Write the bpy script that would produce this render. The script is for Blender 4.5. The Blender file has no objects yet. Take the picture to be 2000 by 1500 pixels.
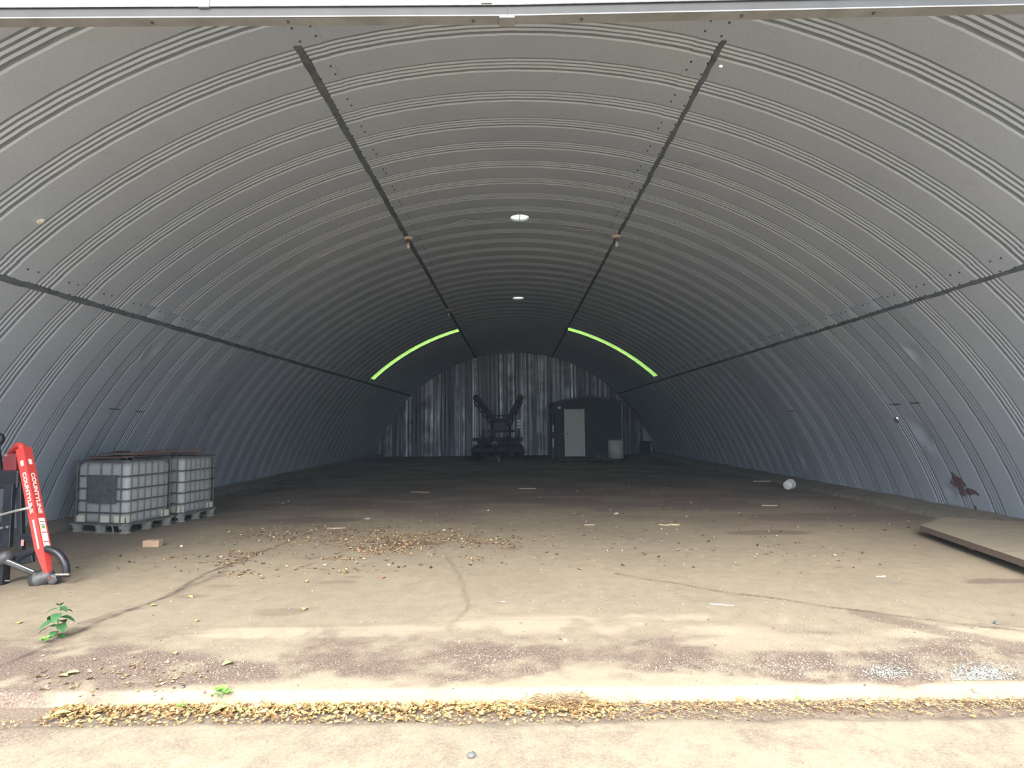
import bpy, bmesh, math, random
import numpy as np
from mathutils import Vector, Matrix, Euler

rnd = random.Random(7)
S = bpy.context.scene
C = S.collection
R = math.radians

# ------------------------------------------------------------------ camera
F = 1130.0
cam_d = bpy.data.cameras.new('camera'); cam = bpy.data.objects.new('camera', cam_d); C.objects.link(cam)
cam_d.sensor_width = 36; cam_d.lens = F/2000*36; cam_d.clip_end = 300; cam_d.clip_start = .05
CP = Vector((0, 0, 1.60))
CR = Matrix.Rotation(R(.21), 3, 'Z') @ Matrix.Rotation(R(90+4.15), 3, 'X') @ Matrix.Rotation(R(-.6), 3, 'Z')
cam.matrix_world = Matrix.Translation(CP) @ CR.to_4x4()
S.camera = cam

# ------------------------------------------------------------------ light: bright overcast sky, soft veiled sun behind the camera
W = bpy.data.worlds.new('sky'); S.world = W; W.use_nodes = True
nt = W.node_tree; nt.nodes.clear()
wo = nt.nodes.new('ShaderNodeOutputWorld'); bg = nt.nodes.new('ShaderNodeBackground')
tc = nt.nodes.new('ShaderNodeTexCoord'); sp = nt.nodes.new('ShaderNodeSeparateXYZ'); cr = nt.nodes.new('ShaderNodeValToRGB')
nt.links.new(tc.outputs['Generated'], sp.inputs[0]); nt.links.new(sp.outputs['Z'], cr.inputs[0])
cr.color_ramp.elements[0].position = 0; cr.color_ramp.elements[0].color = (.33, .385, .46, 1)
cr.color_ramp.elements[1].position = .9; cr.color_ramp.elements[1].color = (.95, 1.0, 1.0, 1)
nt.links.new(cr.outputs[0], bg.inputs[0]); bg.inputs[1].default_value = 3.2
nt.links.new(bg.outputs[0], wo.inputs[0])
sl = bpy.data.lights.new('sun', 'SUN'); sl.energy = 3.6; sl.angle = R(40); sl.color = (1, .93, .82)
so = bpy.data.objects.new('sun', sl); C.objects.link(so); so.rotation_euler = (R(54), 0, R(-12))
S.view_settings.view_transform = 'Standard'; S.view_settings.look = 'None'
S.view_settings.gamma = 1; S.view_settings.use_curve_mapping = False
S.view_settings.exposure = 1.05
S.cycles.max_bounces = 14; S.cycles.diffuse_bounces = 10; S.cycles.glossy_bounces = 5
S.cycles.sample_clamp_indirect = 8; S.cycles.volume_bounces = 1
HAZE = .0024

# ------------------------------------------------------------------ helpers
def ray(px, py):
    return (CR @ Vector(((px-1000)/F, (750-py)/F, -1)))
def at(px, py, Y):
    d = ray(px, py); return CP + d*((Y-CP.y)/d.y)
def onz(px, py, z=0.0):
    d = ray(px, py); return CP + d*((z-CP.z)/d.z)
AR, AC = 8.03, -2.40                     # vault radius, centre height
SEAM_U, SEAM_L, BASE = 15.1, 44.8, 75.5  # degrees from the crown
def onarch(px, py, off=0.0):
    d = ray(px, py); r = AR-off
    a = d.x**2+d.z**2; ox = CP.x; oz = CP.z-AC
    b = 2*(ox*d.x+oz*d.z); c = ox*ox+oz*oz-r*r
    t = (-b+math.sqrt(b*b-4*a*c))/(2*a); return CP+d*t
def arc(th, h, y):                        # th degrees from crown (+ = right), h inward
    r = AR-h; return (r*math.sin(R(th)), y, AC+r*math.cos(R(th)))

def mesh(name, V, Fc, smooth=False):
    me = bpy.data.meshes.new(name); me.from_pydata([tuple(v) for v in V], [], Fc); me.update()
    if smooth: me.shade_smooth()
    return me
def link(name, me, m=None, parent=None, loc=None):
    o = bpy.data.objects.new(name, me); C.objects.link(o)
    if m is not None and me is not None and len(me.materials) == 0: me.materials.append(m)
    if parent is not None: o.parent = parent
    if loc is not None: o.location = loc
    return o
def empty(name, loc=(0, 0, 0), rz=0):
    o = bpy.data.objects.new(name, None); C.objects.link(o); o.location = loc; o.rotation_euler = (0, 0, rz)
    o.empty_display_size = .2; return o
def tag(o, label=None, cat=None, group=None, kind=None):
    if label: o['label'] = label
    if cat: o['category'] = cat
    if group: o['group'] = group
    if kind: o['kind'] = kind
    return o

class MB:
    def __init__(s): s.V = []; s.F = []
    def add(s, V, Fc):
        n = len(s.V); s.V += [Vector(v) for v in V]; s.F += [tuple(i+n for i in f) for f in Fc]; return s
    def box(s, c, d, M=None):
        x, y, z = [k/2 for k in d]; c = Vector(c)
        V = [Vector(p) for p in ((-x,-y,-z),(x,-y,-z),(x,y,-z),(-x,y,-z),(-x,-y,z),(x,-y,z),(x,y,z),(-x,y,z))]
        if M is not None: V = [M @ v for v in V]
        return s.add([v+c for v in V], [(0,3,2,1),(4,5,6,7),(0,1,5,4),(1,2,6,5),(2,3,7,6),(3,0,4,7)])
    def bar(s, a, b, w, h, up=(0,0,1)):
        a, b = Vector(a), Vector(b); d = (b-a); L = d.length; d.normalize()
        u = Vector(up); x = d.cross(u)
        if x.length < 1e-4: x = d.cross(Vector((0,1,0)))
        x.normalize(); z = x.cross(d)
        M = Matrix((x, d, z)).transposed()
        return s.box((a+b)/2, (w, L, h), M)
    def tube(s, pts, r, n=8, caps=True):
        pts = [Vector(p) for p in pts]; rs = r if hasattr(r, '__len__') else [r]*len(pts)
        rings = []; ref = None
        for i, p in enumerate(pts):
            d = (pts[min(i+1, len(pts)-1)]-pts[max(i-1, 0)]).normalized()
            if ref is None:
                ref = d.cross(Vector((0, 0, 1)))
                if ref.length < 1e-3: ref = d.cross(Vector((1, 0, 0)))
            x = (ref-d*ref.dot(d)).normalized(); ref = x; y = d.cross(x)
            rings.append([p+(x*math.cos(2*math.pi*k/n)+y*math.sin(2*math.pi*k/n))*rs[i] for k in range(n)])
        V = [v for q in rings for v in q]; Fc = []
        for i in range(len(pts)-1):
            for k in range(n):
                a, b = i*n+k, i*n+(k+1) % n; Fc.append((a, b, b+n, a+n))
        if caps: Fc += [tuple(range(n-1, -1, -1)), tuple((len(pts)-1)*n+k for k in range(n))]
        return s.add(V, Fc)
    def lathe(s, prof, c=(0,0,0), n=20, M=None, caps=True):
        V = []
        for r, z in prof:
            for k in range(n):
                v = Vector((r*math.cos(2*math.pi*k/n), r*math.sin(2*math.pi*k/n), z))
                V.append((M @ v if M is not None else v)+Vector(c))
        Fc = []
        for i in range(len(prof)-1):
            for k in range(n):
                a, b = i*n+k, i*n+(k+1) % n; Fc.append((a, b, b+n, a+n))
        if caps: Fc += [tuple(range(n-1, -1, -1)), tuple((len(prof)-1)*n+k for k in range(n))]
        return s.add(V, Fc)
    def build(s, name, m, parent=None, smooth=False, bevel=0, off=None):
        if off is not None: s.V = [v-Vector(off) for v in s.V]
        me = mesh(name, s.V, s.F, smooth)
        if bevel:
            bm = bmesh.new(); bm.from_mesh(me)
            bmesh.ops.bevel(bm, geom=[e for e in bm.edges], offset=bevel, segments=2, affect='EDGES', profile=.5)
            bm.to_mesh(me); bm.free()
        return link(name, me, m, parent)
def dup_tree(src, loc=None, rz=None):
    c = src.copy(); C.objects.link(c)
    for ch in src.children:
        k = ch.copy(); C.objects.link(k); k.parent = c
        for g in ch.children:
            q = g.copy(); C.objects.link(q); q.parent = k
    if loc is not None: c.location = loc
    if rz is not None: c.rotation_euler = (0, 0, rz)
    return c

# ------------------------------------------------------------------ materials
class NT:
    def __init__(s, name):
        s.m = bpy.data.materials.new(name); s.m.use_nodes = True; s.t = s.m.node_tree
        s.b = s.t.nodes['Principled BSDF']; s.out = s.t.nodes['Material Output']
    def n(s, typ, **kw):
        q = s.t.nodes.new(typ)
        for k, v in kw.items(): setattr(q, k, v)
        return q
    def l(s, a, b): s.t.links.new(a, b)
    def geo(s): return s.n('ShaderNodeNewGeometry').outputs['Position']
    def obj(s): return s.n('ShaderNodeTexCoord').outputs['Object']
    def noise(s, vec, scale, det=4, rough=.55, sc3=None):
        if sc3:
            mp = s.n('ShaderNodeMapping'); mp.inputs['Scale'].default_value = sc3; s.l(vec, mp.inputs[0]); vec = mp.outputs[0]
        q = s.n('ShaderNodeTexNoise'); q.inputs['Scale'].default_value = scale; q.inputs['Detail'].default_value = det
        q.inputs['Roughness'].default_value = rough; s.l(vec, q.inputs['Vector']); return q.outputs['Fac']
    def ramp(s, fac, stops):
        q = s.n('ShaderNodeValToRGB'); e = q.color_ramp.elements
        while len(e) < len(stops): e.new(.5)
        for k, (p, c) in enumerate(stops):
            e[k].position = p; e[k].color = c if len(c) == 4 else (*c, 1)
        s.l(fac, q.inputs[0]); return q.outputs[0]
    def mix(s, f, a, b, mode='MIX'):
        q = s.n('ShaderNodeMix', data_type='RGBA', blend_type=mode)
        for sock, v in ((q.inputs[0], f), (q.inputs[6], a), (q.inputs[7], b)):
            if hasattr(v, 'node'): s.l(v, sock)
            elif isinstance(v, (int, float)): sock.default_value = v
            else: sock.default_value = (*v, 1)[:4]
        return q.outputs[2]
    def math(s, op, a, b=0.0, clamp=False):
        q = s.n('ShaderNodeMath', operation=op, use_clamp=clamp)
        for sock, v in ((q.inputs[0], a), (q.inputs[1], b)):
            if hasattr(v, 'node'): s.l(v, sock)
            else: sock.default_value = v
        return q.outputs[0]
    def bump(s, h, strength, dist=.01):
        q = s.n('ShaderNodeBump'); q.inputs['Strength'].default_value = strength; q.inputs['Distance'].default_value = dist
        s.l(h, q.inputs['Height']); s.l(q.outputs[0], s.b.inputs['Normal'])
    def set(s, col=None, rough=None, metal=None):
        for nm, v in (('Base Color', col), ('Roughness', rough), ('Metallic', metal)):
            if v is None: continue
            k = s.b.inputs[nm]
            if hasattr(v, 'node'): s.l(v, k)
            elif nm == 'Base Color': k.default_value = (*v, 1)
            else: k.default_value = v
        return s.m

def plain(name, col, rough=.6, metal=0., var=.15, scale=12, bump=0.):
    q = NT(name); f = q.noise(q.obj(), scale)
    c = q.ramp(f, [(.3, tuple(k*(1-var) for k in col)), (.7, tuple(min(1, k*(1+var)) for k in col))])
    if bump: q.bump(q.noise(q.obj(), scale*4), bump, .004)
    return q.set(c, rough, metal)

def near(q, pos, p, rad, nz, sc=(1, 1, 1)):
    """soft mask around a world point, its outline broken by a noise"""
    mp = q.n('ShaderNodeMapping'); mp.inputs['Location'].default_value = tuple(-p[i]*sc[i] for i in range(3))
    mp.inputs['Scale'].default_value = sc; q.l(pos, mp.inputs[0])
    L = q.n('ShaderNodeVectorMath', operation='LENGTH'); q.l(mp.outputs[0], L.inputs[0])
    d = q.math('ADD', L.outputs['Value'], q.math('MULTIPLY', q.math('SUBTRACT', nz, .5), rad*2.2))
    return q.math('MULTIPLY', q.math('SUBTRACT', rad, d), 1/(rad*.25), True)

# galvanised vault steel
def mat_vault(rib_shade=0.0):
    q = NT('shaded_galvanised_steel' if rib_shade else 'galvanised_steel'); g = q.geo()
    big = q.noise(g, .35, 3); fine = q.noise(g, 45, 3, .7)
    col = q.ramp(big, [(.3, (.47, .545, .665)), (.7, (.58, .645, .73))])
    col = q.mix(.25, col, q.ramp(fine, [(.3, (.36, .40, .465)), (.7, (.66, .72, .79))]))
    sp_ = q.noise(g, 3.0, 6, .65)
    col = q.mix(q.ramp(sp_, [(.62, (0, 0, 0)), (.75, (.25, .25, .25))]), col, (.24, .26, .30))
    if rib_shade: col = q.mix(q.math('MULTIPLY', q.ramp(q.noise(g, 5, 4, .6), [(.2, (.75,)*3), (.6, (1,)*3)]), rib_shade), col, (.10, .115, .135))
    rn = q.noise(g, 9, 4, .7)
    rust = None
    for px, py, rad, sc in ((1872, 948, .17, (1, 1, .8)), (1893, 960, .13, (1, .7, 2.0)), (1862, 930, .06, (1, 1, .5)), (1748, 790, .10, (1, .6, 6)), (1787, 787, .10, (1, .6, 6)),
                            (1905, 990, .03, (1, 1, 1)), (1750, 822, .06, (1, 1, 1)), (225, 799, .09, (1, .6, 6)), (272, 804, .09, (1, .6, 6)), (1545, 803, .10, (1, .5, 6)),
                            (1905, 992, .03, (1, 1, 1))):
        p = onarch(px, py); m = near(q, g, p, rad, rn, sc)
        rust = m if rust is None else q.math('MAXIMUM', rust, m)
    col = q.mix(q.math('MULTIPLY', rust, .85), col, (.13, .055, .04))
    q.bump(q.noise(g, 1.1, 3), .12, .12)
    return q.set(col, .45, .3)
M_vault = mat_vault(); M_ribshade = mat_vault(.55)      # darker copy paints shade into the grooves and away-facing slopes of the ribs
M_seam = plain('dark_sealant', (.11, .13, .155), .8, 0, .3, 8, .4)
M_bolt = plain('dull_bolt', (.10, .10, .10), .5, .5)

def mat_back():
    q = NT('shiny_galvanised_cladding'); g = q.geo()
    st = q.noise(g, 1, 4, .6, (26, 1, .12)); f = q.noise(g, 1, 4, .7, (60, 1, 3))
    col = q.ramp(st, [(.35, (.07, .08, .095)), (.66, (.30, .32, .36))])
    col = q.mix(.3, col, q.ramp(f, [(.35, (.09, .10, .11)), (.65, (.40, .42, .44))]))
    wide = q.noise(g, 1, 3, .5, (4.2, 1, .05)); low = q.noise(g, 1.3, 3)
    bf = q.math('MULTIPLY', q.ramp(wide, [(.52, (0, 0, 0)), (.60, (1, 1, 1))]), q.ramp(low, [(.35, (.1,)*3), (.6, (1,)*3)]))
    col = q.mix(q.math('MULTIPLY', bf, .75), col, (.72, .76, .82))  # pale bands paint reflections of the opening into the sheet colour
    dirt = q.noise(g, .8, 4)
    col = q.mix(q.ramp(dirt, [(.5, (0, 0, 0)), (.75, (.6, .6, .6))]), col, (.12, .12, .13))
    return q.set(col, q.ramp(st, [(.3, (.55,)*3), (.7, (.30,)*3)]), .75)
M_back = mat_back()

def mat_floor():
    q = NT('dusty_concrete'); g = q.geo()
    A = lambda nm: q.n('ShaderNodeAttribute', attribute_name=nm).outputs['Fac']
    b1 = q.noise(g, .9, 5, .6); b2 = q.noise(g, 6, 5, .65); b3 = q.noise(g, 70, 3, .75); b4 = q.noise(g, 190, 2, .7)
    col = q.ramp(b1, [(.32, (.195, .16, .115)), (.55, (.25, .207, .147)), (.72, (.29, .24, .172))])
    col = q.mix(.5, col, q.ramp(b2, [(.3, (.165, .132, .097)), (.7, (.325, .27, .195))]))
    col = q.mix(.22, col, q.ramp(b3, [(.32, (.085, .068, .05)), (.6, (.36, .30, .225))]))
    col = q.mix(q.math('MULTIPLY', A('pale'), .75), col, (.40, .337, .248))
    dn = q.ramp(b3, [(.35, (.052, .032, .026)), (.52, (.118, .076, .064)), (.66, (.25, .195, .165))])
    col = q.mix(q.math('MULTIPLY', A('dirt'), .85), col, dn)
    col = q.mix(q.math('MULTIPLY', A('damp'), .5), col, (.14, .105, .075))
    col = q.mix(q.math('MULTIPLY', A('crack'), q.ramp(b2, [(.38, (.15,)*3), (.58, (.9,)*3)])), col, (.06, .045, .035))
    fl = q.ramp(b4, [(.70, (0, 0, 0)), (.76, (1, 1, 1))])
    col = q.mix(q.math('MULTIPLY', fl, .35), col, (.72, .68, .62))
    dk = q.ramp(b4, [(.24, (1, 1, 1)), (.30, (0, 0, 0))])
    col = q.mix(q.math('MULTIPLY', dk, .6), col, (.07, .055, .04))
    q.bump(q.math('ADD', b3, q.math('MULTIPLY', b4, .5)), .35, .006)
    return q.set(col, .92, 0)
M_floor = mat_floor()
M_curb = plain('dusty_ledge_concrete', (.17, .15, .118), .95, 0, .22, 7, .5)
M_white = plain('white_painted_siding', (.80, .82, .82), .5, 0, .04)
M_greysid = plain('grey_siding', (.14, .15, .165), .5, .2, .1)
M_rail = plain('weathered_beige_rail', (.21, .215, .225), .7, 0, .18, 5, .3)
M_railface = plain('shaded_rail_face', (.030, .032, .036), .6, 0, .2, 5, .3)  # darker than the flange: shade from above painted into the face colour
M_white2 = plain('white_door_skin', (.55, .56, .56), .5, 0, .05)
M_black = plain('black_paint', (.018, .02, .027), .4, 0, .3)
M_dkgrey = plain('dark_grey_cast_iron', (.09, .09, .095), .55, .3, .25, 20, .3)
M_grey = plain('grey_metal', (.38, .38, .37), .4, .6, .15)
M_chrome = plain('bright_zinc', (.75, .75, .72), .25, .9, .05)
M_red = plain('red_paint', (.62, .062, .055), .38, 0, .08, 6)
M_sticker = plain('white_sticker', (.80, .80, .75), .5, 0, .04)
M_green = plain('green_print', (.25, .50, .05), .5, 0, .1)
M_print = plain('dark_print', (.10, .09, .09), .5)
M_tank = plain('milky_plastic', (.44, .455, .46), .45, 0, .06, 4)
M_pad = plain('cream_plastic', (.72, .68, .58), .5, 0, .06)
M_cage = plain('galvanised_cage_tube', (.17, .175, .165), .45, .6, .2)
M_pallet = plain('dusty_pallet_steel', (.30, .30, .28), .6, .3, .2, 9, .3)
M_plate = plain('dark_label_plate', (.10, .11, .115), .6, 0, .35, 14)
def wood(name, a, b, sc3=(2, 30, 30)):
    q = NT(name); f = q.noise(q.obj(), 1.5, 6, .7, sc3)
    q.bump(f, .4, .004); return q.set(q.ramp(f, [(.3, a), (.7, b)]), .85)
M_redwood = wood('weathered_red_wood', (.085, .045, .038), (.21, .12, .10))
M_darkwood = wood('dark_old_wood', (.05, .042, .038), (.11, .095, .085))
M_palewood = wood('pale_split_wood', (.32, .24, .15), (.50, .41, .28))
M_ply = wood('dusty_plywood', (.17, .145, .11), (.25, .215, .165), (1.5, 12, 12))
M_plyedge = wood('brown_board_edge', (.10, .07, .055), (.20, .15, .12))
M_block = plain('pinkish_clay', (.42, .29, .21), .9, 0, .15, 20, .4)
M_bucket = plain('white_bucket_plastic', (.72, .74, .76), .4, 0, .05)
M_rustmach = plain('old_rusty_red_steel', (.03, .016, .017), .7, .2, .4, 5)
M_tyre = plain('black_rubber', (.02, .02, .02), .85)
M_shack = plain('black_shack_cladding', (.012, .015, .02), .6, 0, .2, 4)
M_shacktrim = plain('dark_trim', (.05, .053, .062), .5, .1)
M_door = plain('white_door', (.66, .67, .68), .5, 0, .04)
M_doorfr = plain('bright_door_frame', (.85, .87, .86), .5, 0, .03)
M_drum = plain('white_drum_plastic', (.62, .64, .62), .45, 0, .12, 3)
M_porc = plain('porcelain', (.72, .66, .60), .4, 0, .1)
M_cable = plain('pale_cable', (.42, .42, .44), .5)
M_copper = plain('rusty_bracket', (.25, .12, .07), .7, .3)
M_stem = plain('green_stem', (.18, .30, .10), .6)
def leafmat(name, stops, trans=.25):
    q = NT(name); oi = q.n('ShaderNodeObjectInfo'); g = q.n('ShaderNodeNewGeometry')
    c = q.ramp(g.outputs['Random Per Island'], stops)
    q.set(c, .6); return q.m
M_leafg = leafmat('seedling_leaf', [(.2, (.02, .075, .025)), (.8, (.045, .14, .045))])
M_weed = leafmat('weed_leaf', [(.2, (.12, .34, .05)), (.8, (.22, .48, .10))])
M_litter = leafmat('leaf_litter', [(0, (.16, .085, .04)), (.25, (.36, .20, .085)), (.45, (.44, .29, .13)), (.62, (.46, .35, .15)), (.8, (.28, .15, .085)), (1, (.34, .36, .12))])
M_litter2 = leafmat('dry_leaf_litter', [(0, (.09, .055, .035)), (.3, (.22, .13, .07)), (.6, (.34, .22, .115)), (.85, (.42, .32, .17)), (1, (.26, .18, .13))])
M_debris = leafmat('bark_and_straw_crumbs', [(0, (.05, .035, .03)), (.45, (.14, .10, .075)), (.7, (.26, .19, .13)), (.9, (.45, .36, .26)), (1, (.62, .56, .48))])
M_yleaf = leafmat('yellow_green_leaf', [(.2, (.45, .50, .10)), (.8, (.62, .66, .20))])
M_pebble = leafmat('pebbles', [(0, (.08, .06, .05)), (.4, (.22, .17, .13)), (.75, (.34, .28, .21)), (.93, (.46, .40, .32)), (1, (.60, .55, .48))])
M_shard = leafmat('broken_glass_chips', [(0, (.07, .07, .06)), (.5, (.24, .25, .235)), (1, (.62, .65, .62))])
def translucent(name, col, extra=0.0, var=None):
    q = NT(name); t = q.n('ShaderNodeBsdfTranslucent'); d = q.n('ShaderNodeBsdfDiffuse'); mx = q.n('ShaderNodeMixShader')
    if var:
        c = q.ramp(q.noise(q.geo(), 7, 4, .7), [(.35, var), (.6, col)]); q.l(c, t.inputs[0])
    else: t.inputs[0].default_value = (*col, 1)
    d.inputs[0].default_value = (*[k*.8 for k in col], 1)
    mx.inputs[0].default_value = .12; q.l(t.outputs[0], mx.inputs[1]); q.l(d.outputs[0], mx.inputs[2])
    q.l(mx.outputs[0], q.out.inputs[0]); return q.m
M_skyl = translucent('green_fibreglass', (.13, .21, .055), var=(.07, .14, .03))
M_ventp = translucent('white_vent_plastic', (.22, .25, .25))

# ------------------------------------------------------------------ the vault
PER = .612; Y0 = 3.62; NP = 46; Y1 = Y0+PER*NP
PROF = [(0, 0), (.034, -.010), (.056, 0), (.094, -.011), (.116, 0), (.154, -.011), (.176, 0), (.215, -.014), (.234, -.014), (.252, -.002), (.43, .001), (PER, 0)]
def prof_h(t):
    for (a, ha), (b, hb) in zip(PROF, PROF[1:]):
        if a <= t <= b: return .9*(ha+(hb-ha)*(t-a)/(b-a))
    return -.018 if t < PER+.01 else -.03      # the lip tucked behind the next arch
DENTS = [(onarch(px, py), r, d) for px, py, r, d in ((1652, 712, .34, -.085), (1690, 745, .2, -.03), (1778, 690, .28, -.07), (1798, 845, .32, -.08), (1815, 880, .2, .03), (1568, 900, .35, -.08),
          (1630, 790, .3, -.03), (1740, 930, .25, -.03), (300, 685, .22, -.05), (270, 700, .18, .03), (415, 815, .2, -.04), (1620, 655, .2, -.03), (1855, 960, .2, -.04))]
def panel_mesh(name, t0, t1, lap=None, holes=(), n=10, yw=None):
    """one arch panel between two angles; lap = (angle0, angle1) is the proud overlap tongue; holes = (theta, y, radius)"""
    ts = sorted([t0+(t1-t0)*k/n for k in range(n+1)]); ys = [p[0] for p in PROF]
    if yw is not None: ys += [.26+k*.34/12 for k in range(13)]
    for th, y, r in holes:
        for k in range(13):
            a = -1+2*k/12; s = r*math.sin(a*math.pi/2)
            ts.append(th+math.degrees(s/AR)); ys.append(y+s)
    ts = sorted(set(round(x, 6) for x in ts if min(t0, t1)-1e-6 <= x <= max(t0, t1)+1e-6)); ys = sorted(set(round(y, 6) for y in ys if 0 <= y <= PER))+[PER+.003, PER+.04]
    V = []; Fc = []; GR = []
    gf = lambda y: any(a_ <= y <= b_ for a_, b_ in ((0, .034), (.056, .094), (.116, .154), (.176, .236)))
    for t in ts:
        for y in ys:
            h = prof_h(y); w0 = (t1-t0)/10; dl = (t-t0)/w0; dl = (dl-math.floor(dl+1e-9)-.5)*w0
            h += AR-AR*math.cos(R(w0/2))/math.cos(R(dl))
            if yw is not None:
                w_ = Vector(arc(t, 0, y+yw))
                win = max(0, math.sin(math.pi*min(1, y/PER)))**.5*max(0, math.sin(math.pi*min(1, max(0, (t-t0)/(t1-t0)))))**.3
                for c_, r_, d_ in DENTS: h += win*d_*math.exp(-((w_-c_).length/(r_*.6))**2)
            V.append(arc(t, h, y))
    m = len(ys)
    for i in range(len(ts)-1):
        for j in range(m-1):
            if holes:
                tc_, yc_ = (ts[i]+ts[i+1])/2, (ys[j]+ys[j+1])/2
                if any(((R(tc_-th)*AR)**2+(yc_-y)**2) < r*r for th, y, r in holes): continue
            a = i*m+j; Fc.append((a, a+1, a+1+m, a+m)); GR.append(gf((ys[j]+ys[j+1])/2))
    if lap:
        b = len(V); L = [lap[0], lap[0]+(lap[1]-lap[0])*.5, lap[1]]
        py = [p[0] for p in PROF]
        for t in L:
            for y in py: V.append(arc(t, prof_h(y)+.008, y))
        for y in py: V.append(arc(lap[1], prof_h(y), y))
        k = len(py)
        for i in range(3):
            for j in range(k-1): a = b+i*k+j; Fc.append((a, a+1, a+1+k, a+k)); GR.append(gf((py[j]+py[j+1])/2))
    me = mesh(name, V, Fc); me.materials.append(M_vault); me.materials.append(M_ribshade)
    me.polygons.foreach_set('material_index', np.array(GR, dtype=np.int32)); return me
SEG = {'ceiling': [(-SEAM_U, SEAM_U, None), (-SEAM_L, -SEAM_U, (-SEAM_U, -SEAM_U+1.75)), (SEAM_U, SEAM_L, (SEAM_U, SEAM_U-1.75))],
       'wall_left': [(-BASE, -SEAM_L, (-SEAM_L, -SEAM_L+1.75))], 'wall_right': [(SEAM_L, BASE, (SEAM_L, SEAM_L-1.75))]}
vents = [onarch(1015, 425), onarch(1012, 582)]
pin = [onarch(1408, 129), onarch(1752, 817), onarch(895, 863)]
HOLES = [(math.degrees(math.atan2(p.x, p.z-AC)), p.y, .185) for p in vents] + [(math.degrees(math.atan2(p.x, p.z-AC)), p.y, .016) for p in pin[:2]]
KG = int((22.45-Y0)/PER)                  # the arch that is glazed with green sheet
for sname, segs in SEG.items():
    root = tag(empty(sname), kind='structure')
    for a, b, lap in segs:
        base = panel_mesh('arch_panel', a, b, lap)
        for k in range(NP):
            y = Y0+k*PER
            if k == KG and sname == 'ceiling' and lap: continue
            hs = [(t, hy-y, r) for t, hy, r in HOLES if a < t < b and y-r < hy < y+PER+r]
            me = base
            dn = [c_ for c_, r_, d_ in DENTS if y-.3 < c_.y < y+PER+.3 and a < math.degrees(math.atan2(c_.x, c_.z-AC)) < b]
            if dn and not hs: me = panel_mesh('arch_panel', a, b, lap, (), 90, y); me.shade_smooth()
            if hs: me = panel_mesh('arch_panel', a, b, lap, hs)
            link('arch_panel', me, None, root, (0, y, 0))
for sgn, wd in ((-1, 'left'), (1, 'right')):
    me = panel_mesh('green_skylight', sgn*SEAM_L, sgn*SEAM_U, None); me.materials.clear()
    o = link('window_1' if sgn < 0 else 'window_2', me, M_skyl, None, (0, Y0+KG*PER, 0)); tag(o, kind='structure')
root = bpy.data.objects['ceiling']
for t in (-SEAM_L, -SEAM_U, SEAM_U, SEAM_L):
    m = MB(); w = math.degrees(.032/AR)*(1.35 if t < 0 else 1)
    ys = [5.42+k*.153 for k in range(int((Y1-5.42)/.153))]
    V = []
    for k, y in enumerate(ys):
        j = rnd.uniform(-.06, .06); j2 = rnd.uniform(-.05, .05)
        for tt, h in ((t-w+j, 0), (t-w*.8+j, .014), (t+w*.8+j2, .014), (t+w+j2, 0)): V.append(arc(tt, h, y))
    Fc = []
    for k in range(len(ys)-1):
        for c in range(3): a = k*4+c; Fc.append((a, a+1, a+5, a+4))
    m.add(V, Fc); m.build('seam_strip', M_seam, root)
    m = MB(); s = 1 if t < 0 else -1
    for k in range(NP):
        for dy, dt in ((.36, 1.45), (.50, 1.5), (.33, .25), (.52, .3)):
            p = Vector(arc(t+s*dt, .012, Y0+k*PER+dy)); nrm = Vector((-p.x, 0, AC-p.z)).normalized()
            m.lathe([(.011, -.006), (.011, .006), (.005, .010)], p, 6, nrm.to_track_quat('Z', 'Y').to_matrix())
    tag(m.build('bolt_row', M_bolt, root), kind='stuff')

hz = NT('thin_dusty_haze'); hz.t.nodes.remove(hz.b); hv = hz.n('ShaderNodeVolumeScatter')
hv.inputs['Color'].default_value = (.55, .72, 1, 1); hv.inputs['Density'].default_value = HAZE; hv.inputs['Anisotropy'].default_value = .0
hz.l(hv.outputs[0], hz.out.inputs['Volume']); N_ = 24
V = []
for y in (Y1-.3, Y0+.02):
    V += [(7.5, y, .15), (-7.5, y, .15)]+[((AR-.06)*math.sin(R(t)), y, AC+(AR-.06)*math.cos(R(t))) for t in np.linspace(-69.5, 69.5, N_)]
n_ = N_+2
o = link('haze', mesh('haze', V, [tuple(range(n_)), tuple(range(2*n_-1, n_-1, -1))]+[(k, n_+k, n_+(k+1) % n_, (k+1) % n_) for k in range(n_)]), hz.m)
tag(o, 'thin bluish dusty haze filling the inside of the vault', 'haze', kind='stuff')

# ------------------------------------------------------------------ back wall of vertical cladding sheets
wb = tag(empty('wall_back'), kind='structure'); YB = Y1-.10
PW = 15.4/17
for k in range(17):
    x0 = -7.7+k*PW; V = []; prof = []
    for r_ in range(4):
        x = x0+r_*PW/4
        prof += [(x, 0), (x+.04, -.035), (x+.075, -.035), (x+.115, 0), (x+.165, 0), (x+.172, -.006), (x+.18, 0)]
    prof.append((x0+PW, 0))
    tilt = 0
    P = [(x, YB+y-.005*(k % 2)+tilt*(x-x0), 0) for x, y in prof]
    def top(x): return max(.0, AC+math.sqrt(max(0, (AR+.02)**2-x*x)))
    V = []
    for x, y, _ in P:
        V += [(x, y, -.02), (x, y+rnd.uniform(-.006, .006), top(x)*.45), (x, y, top(x))]
    Fc = [(i*3+c, i*3+3+c, i*3+4+c, i*3+1+c) for i in range(len(P)-1) for c in range(2)]
    link('cladding_sheet', mesh('cladding_sheet', V, Fc), M_back, wb)

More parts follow.
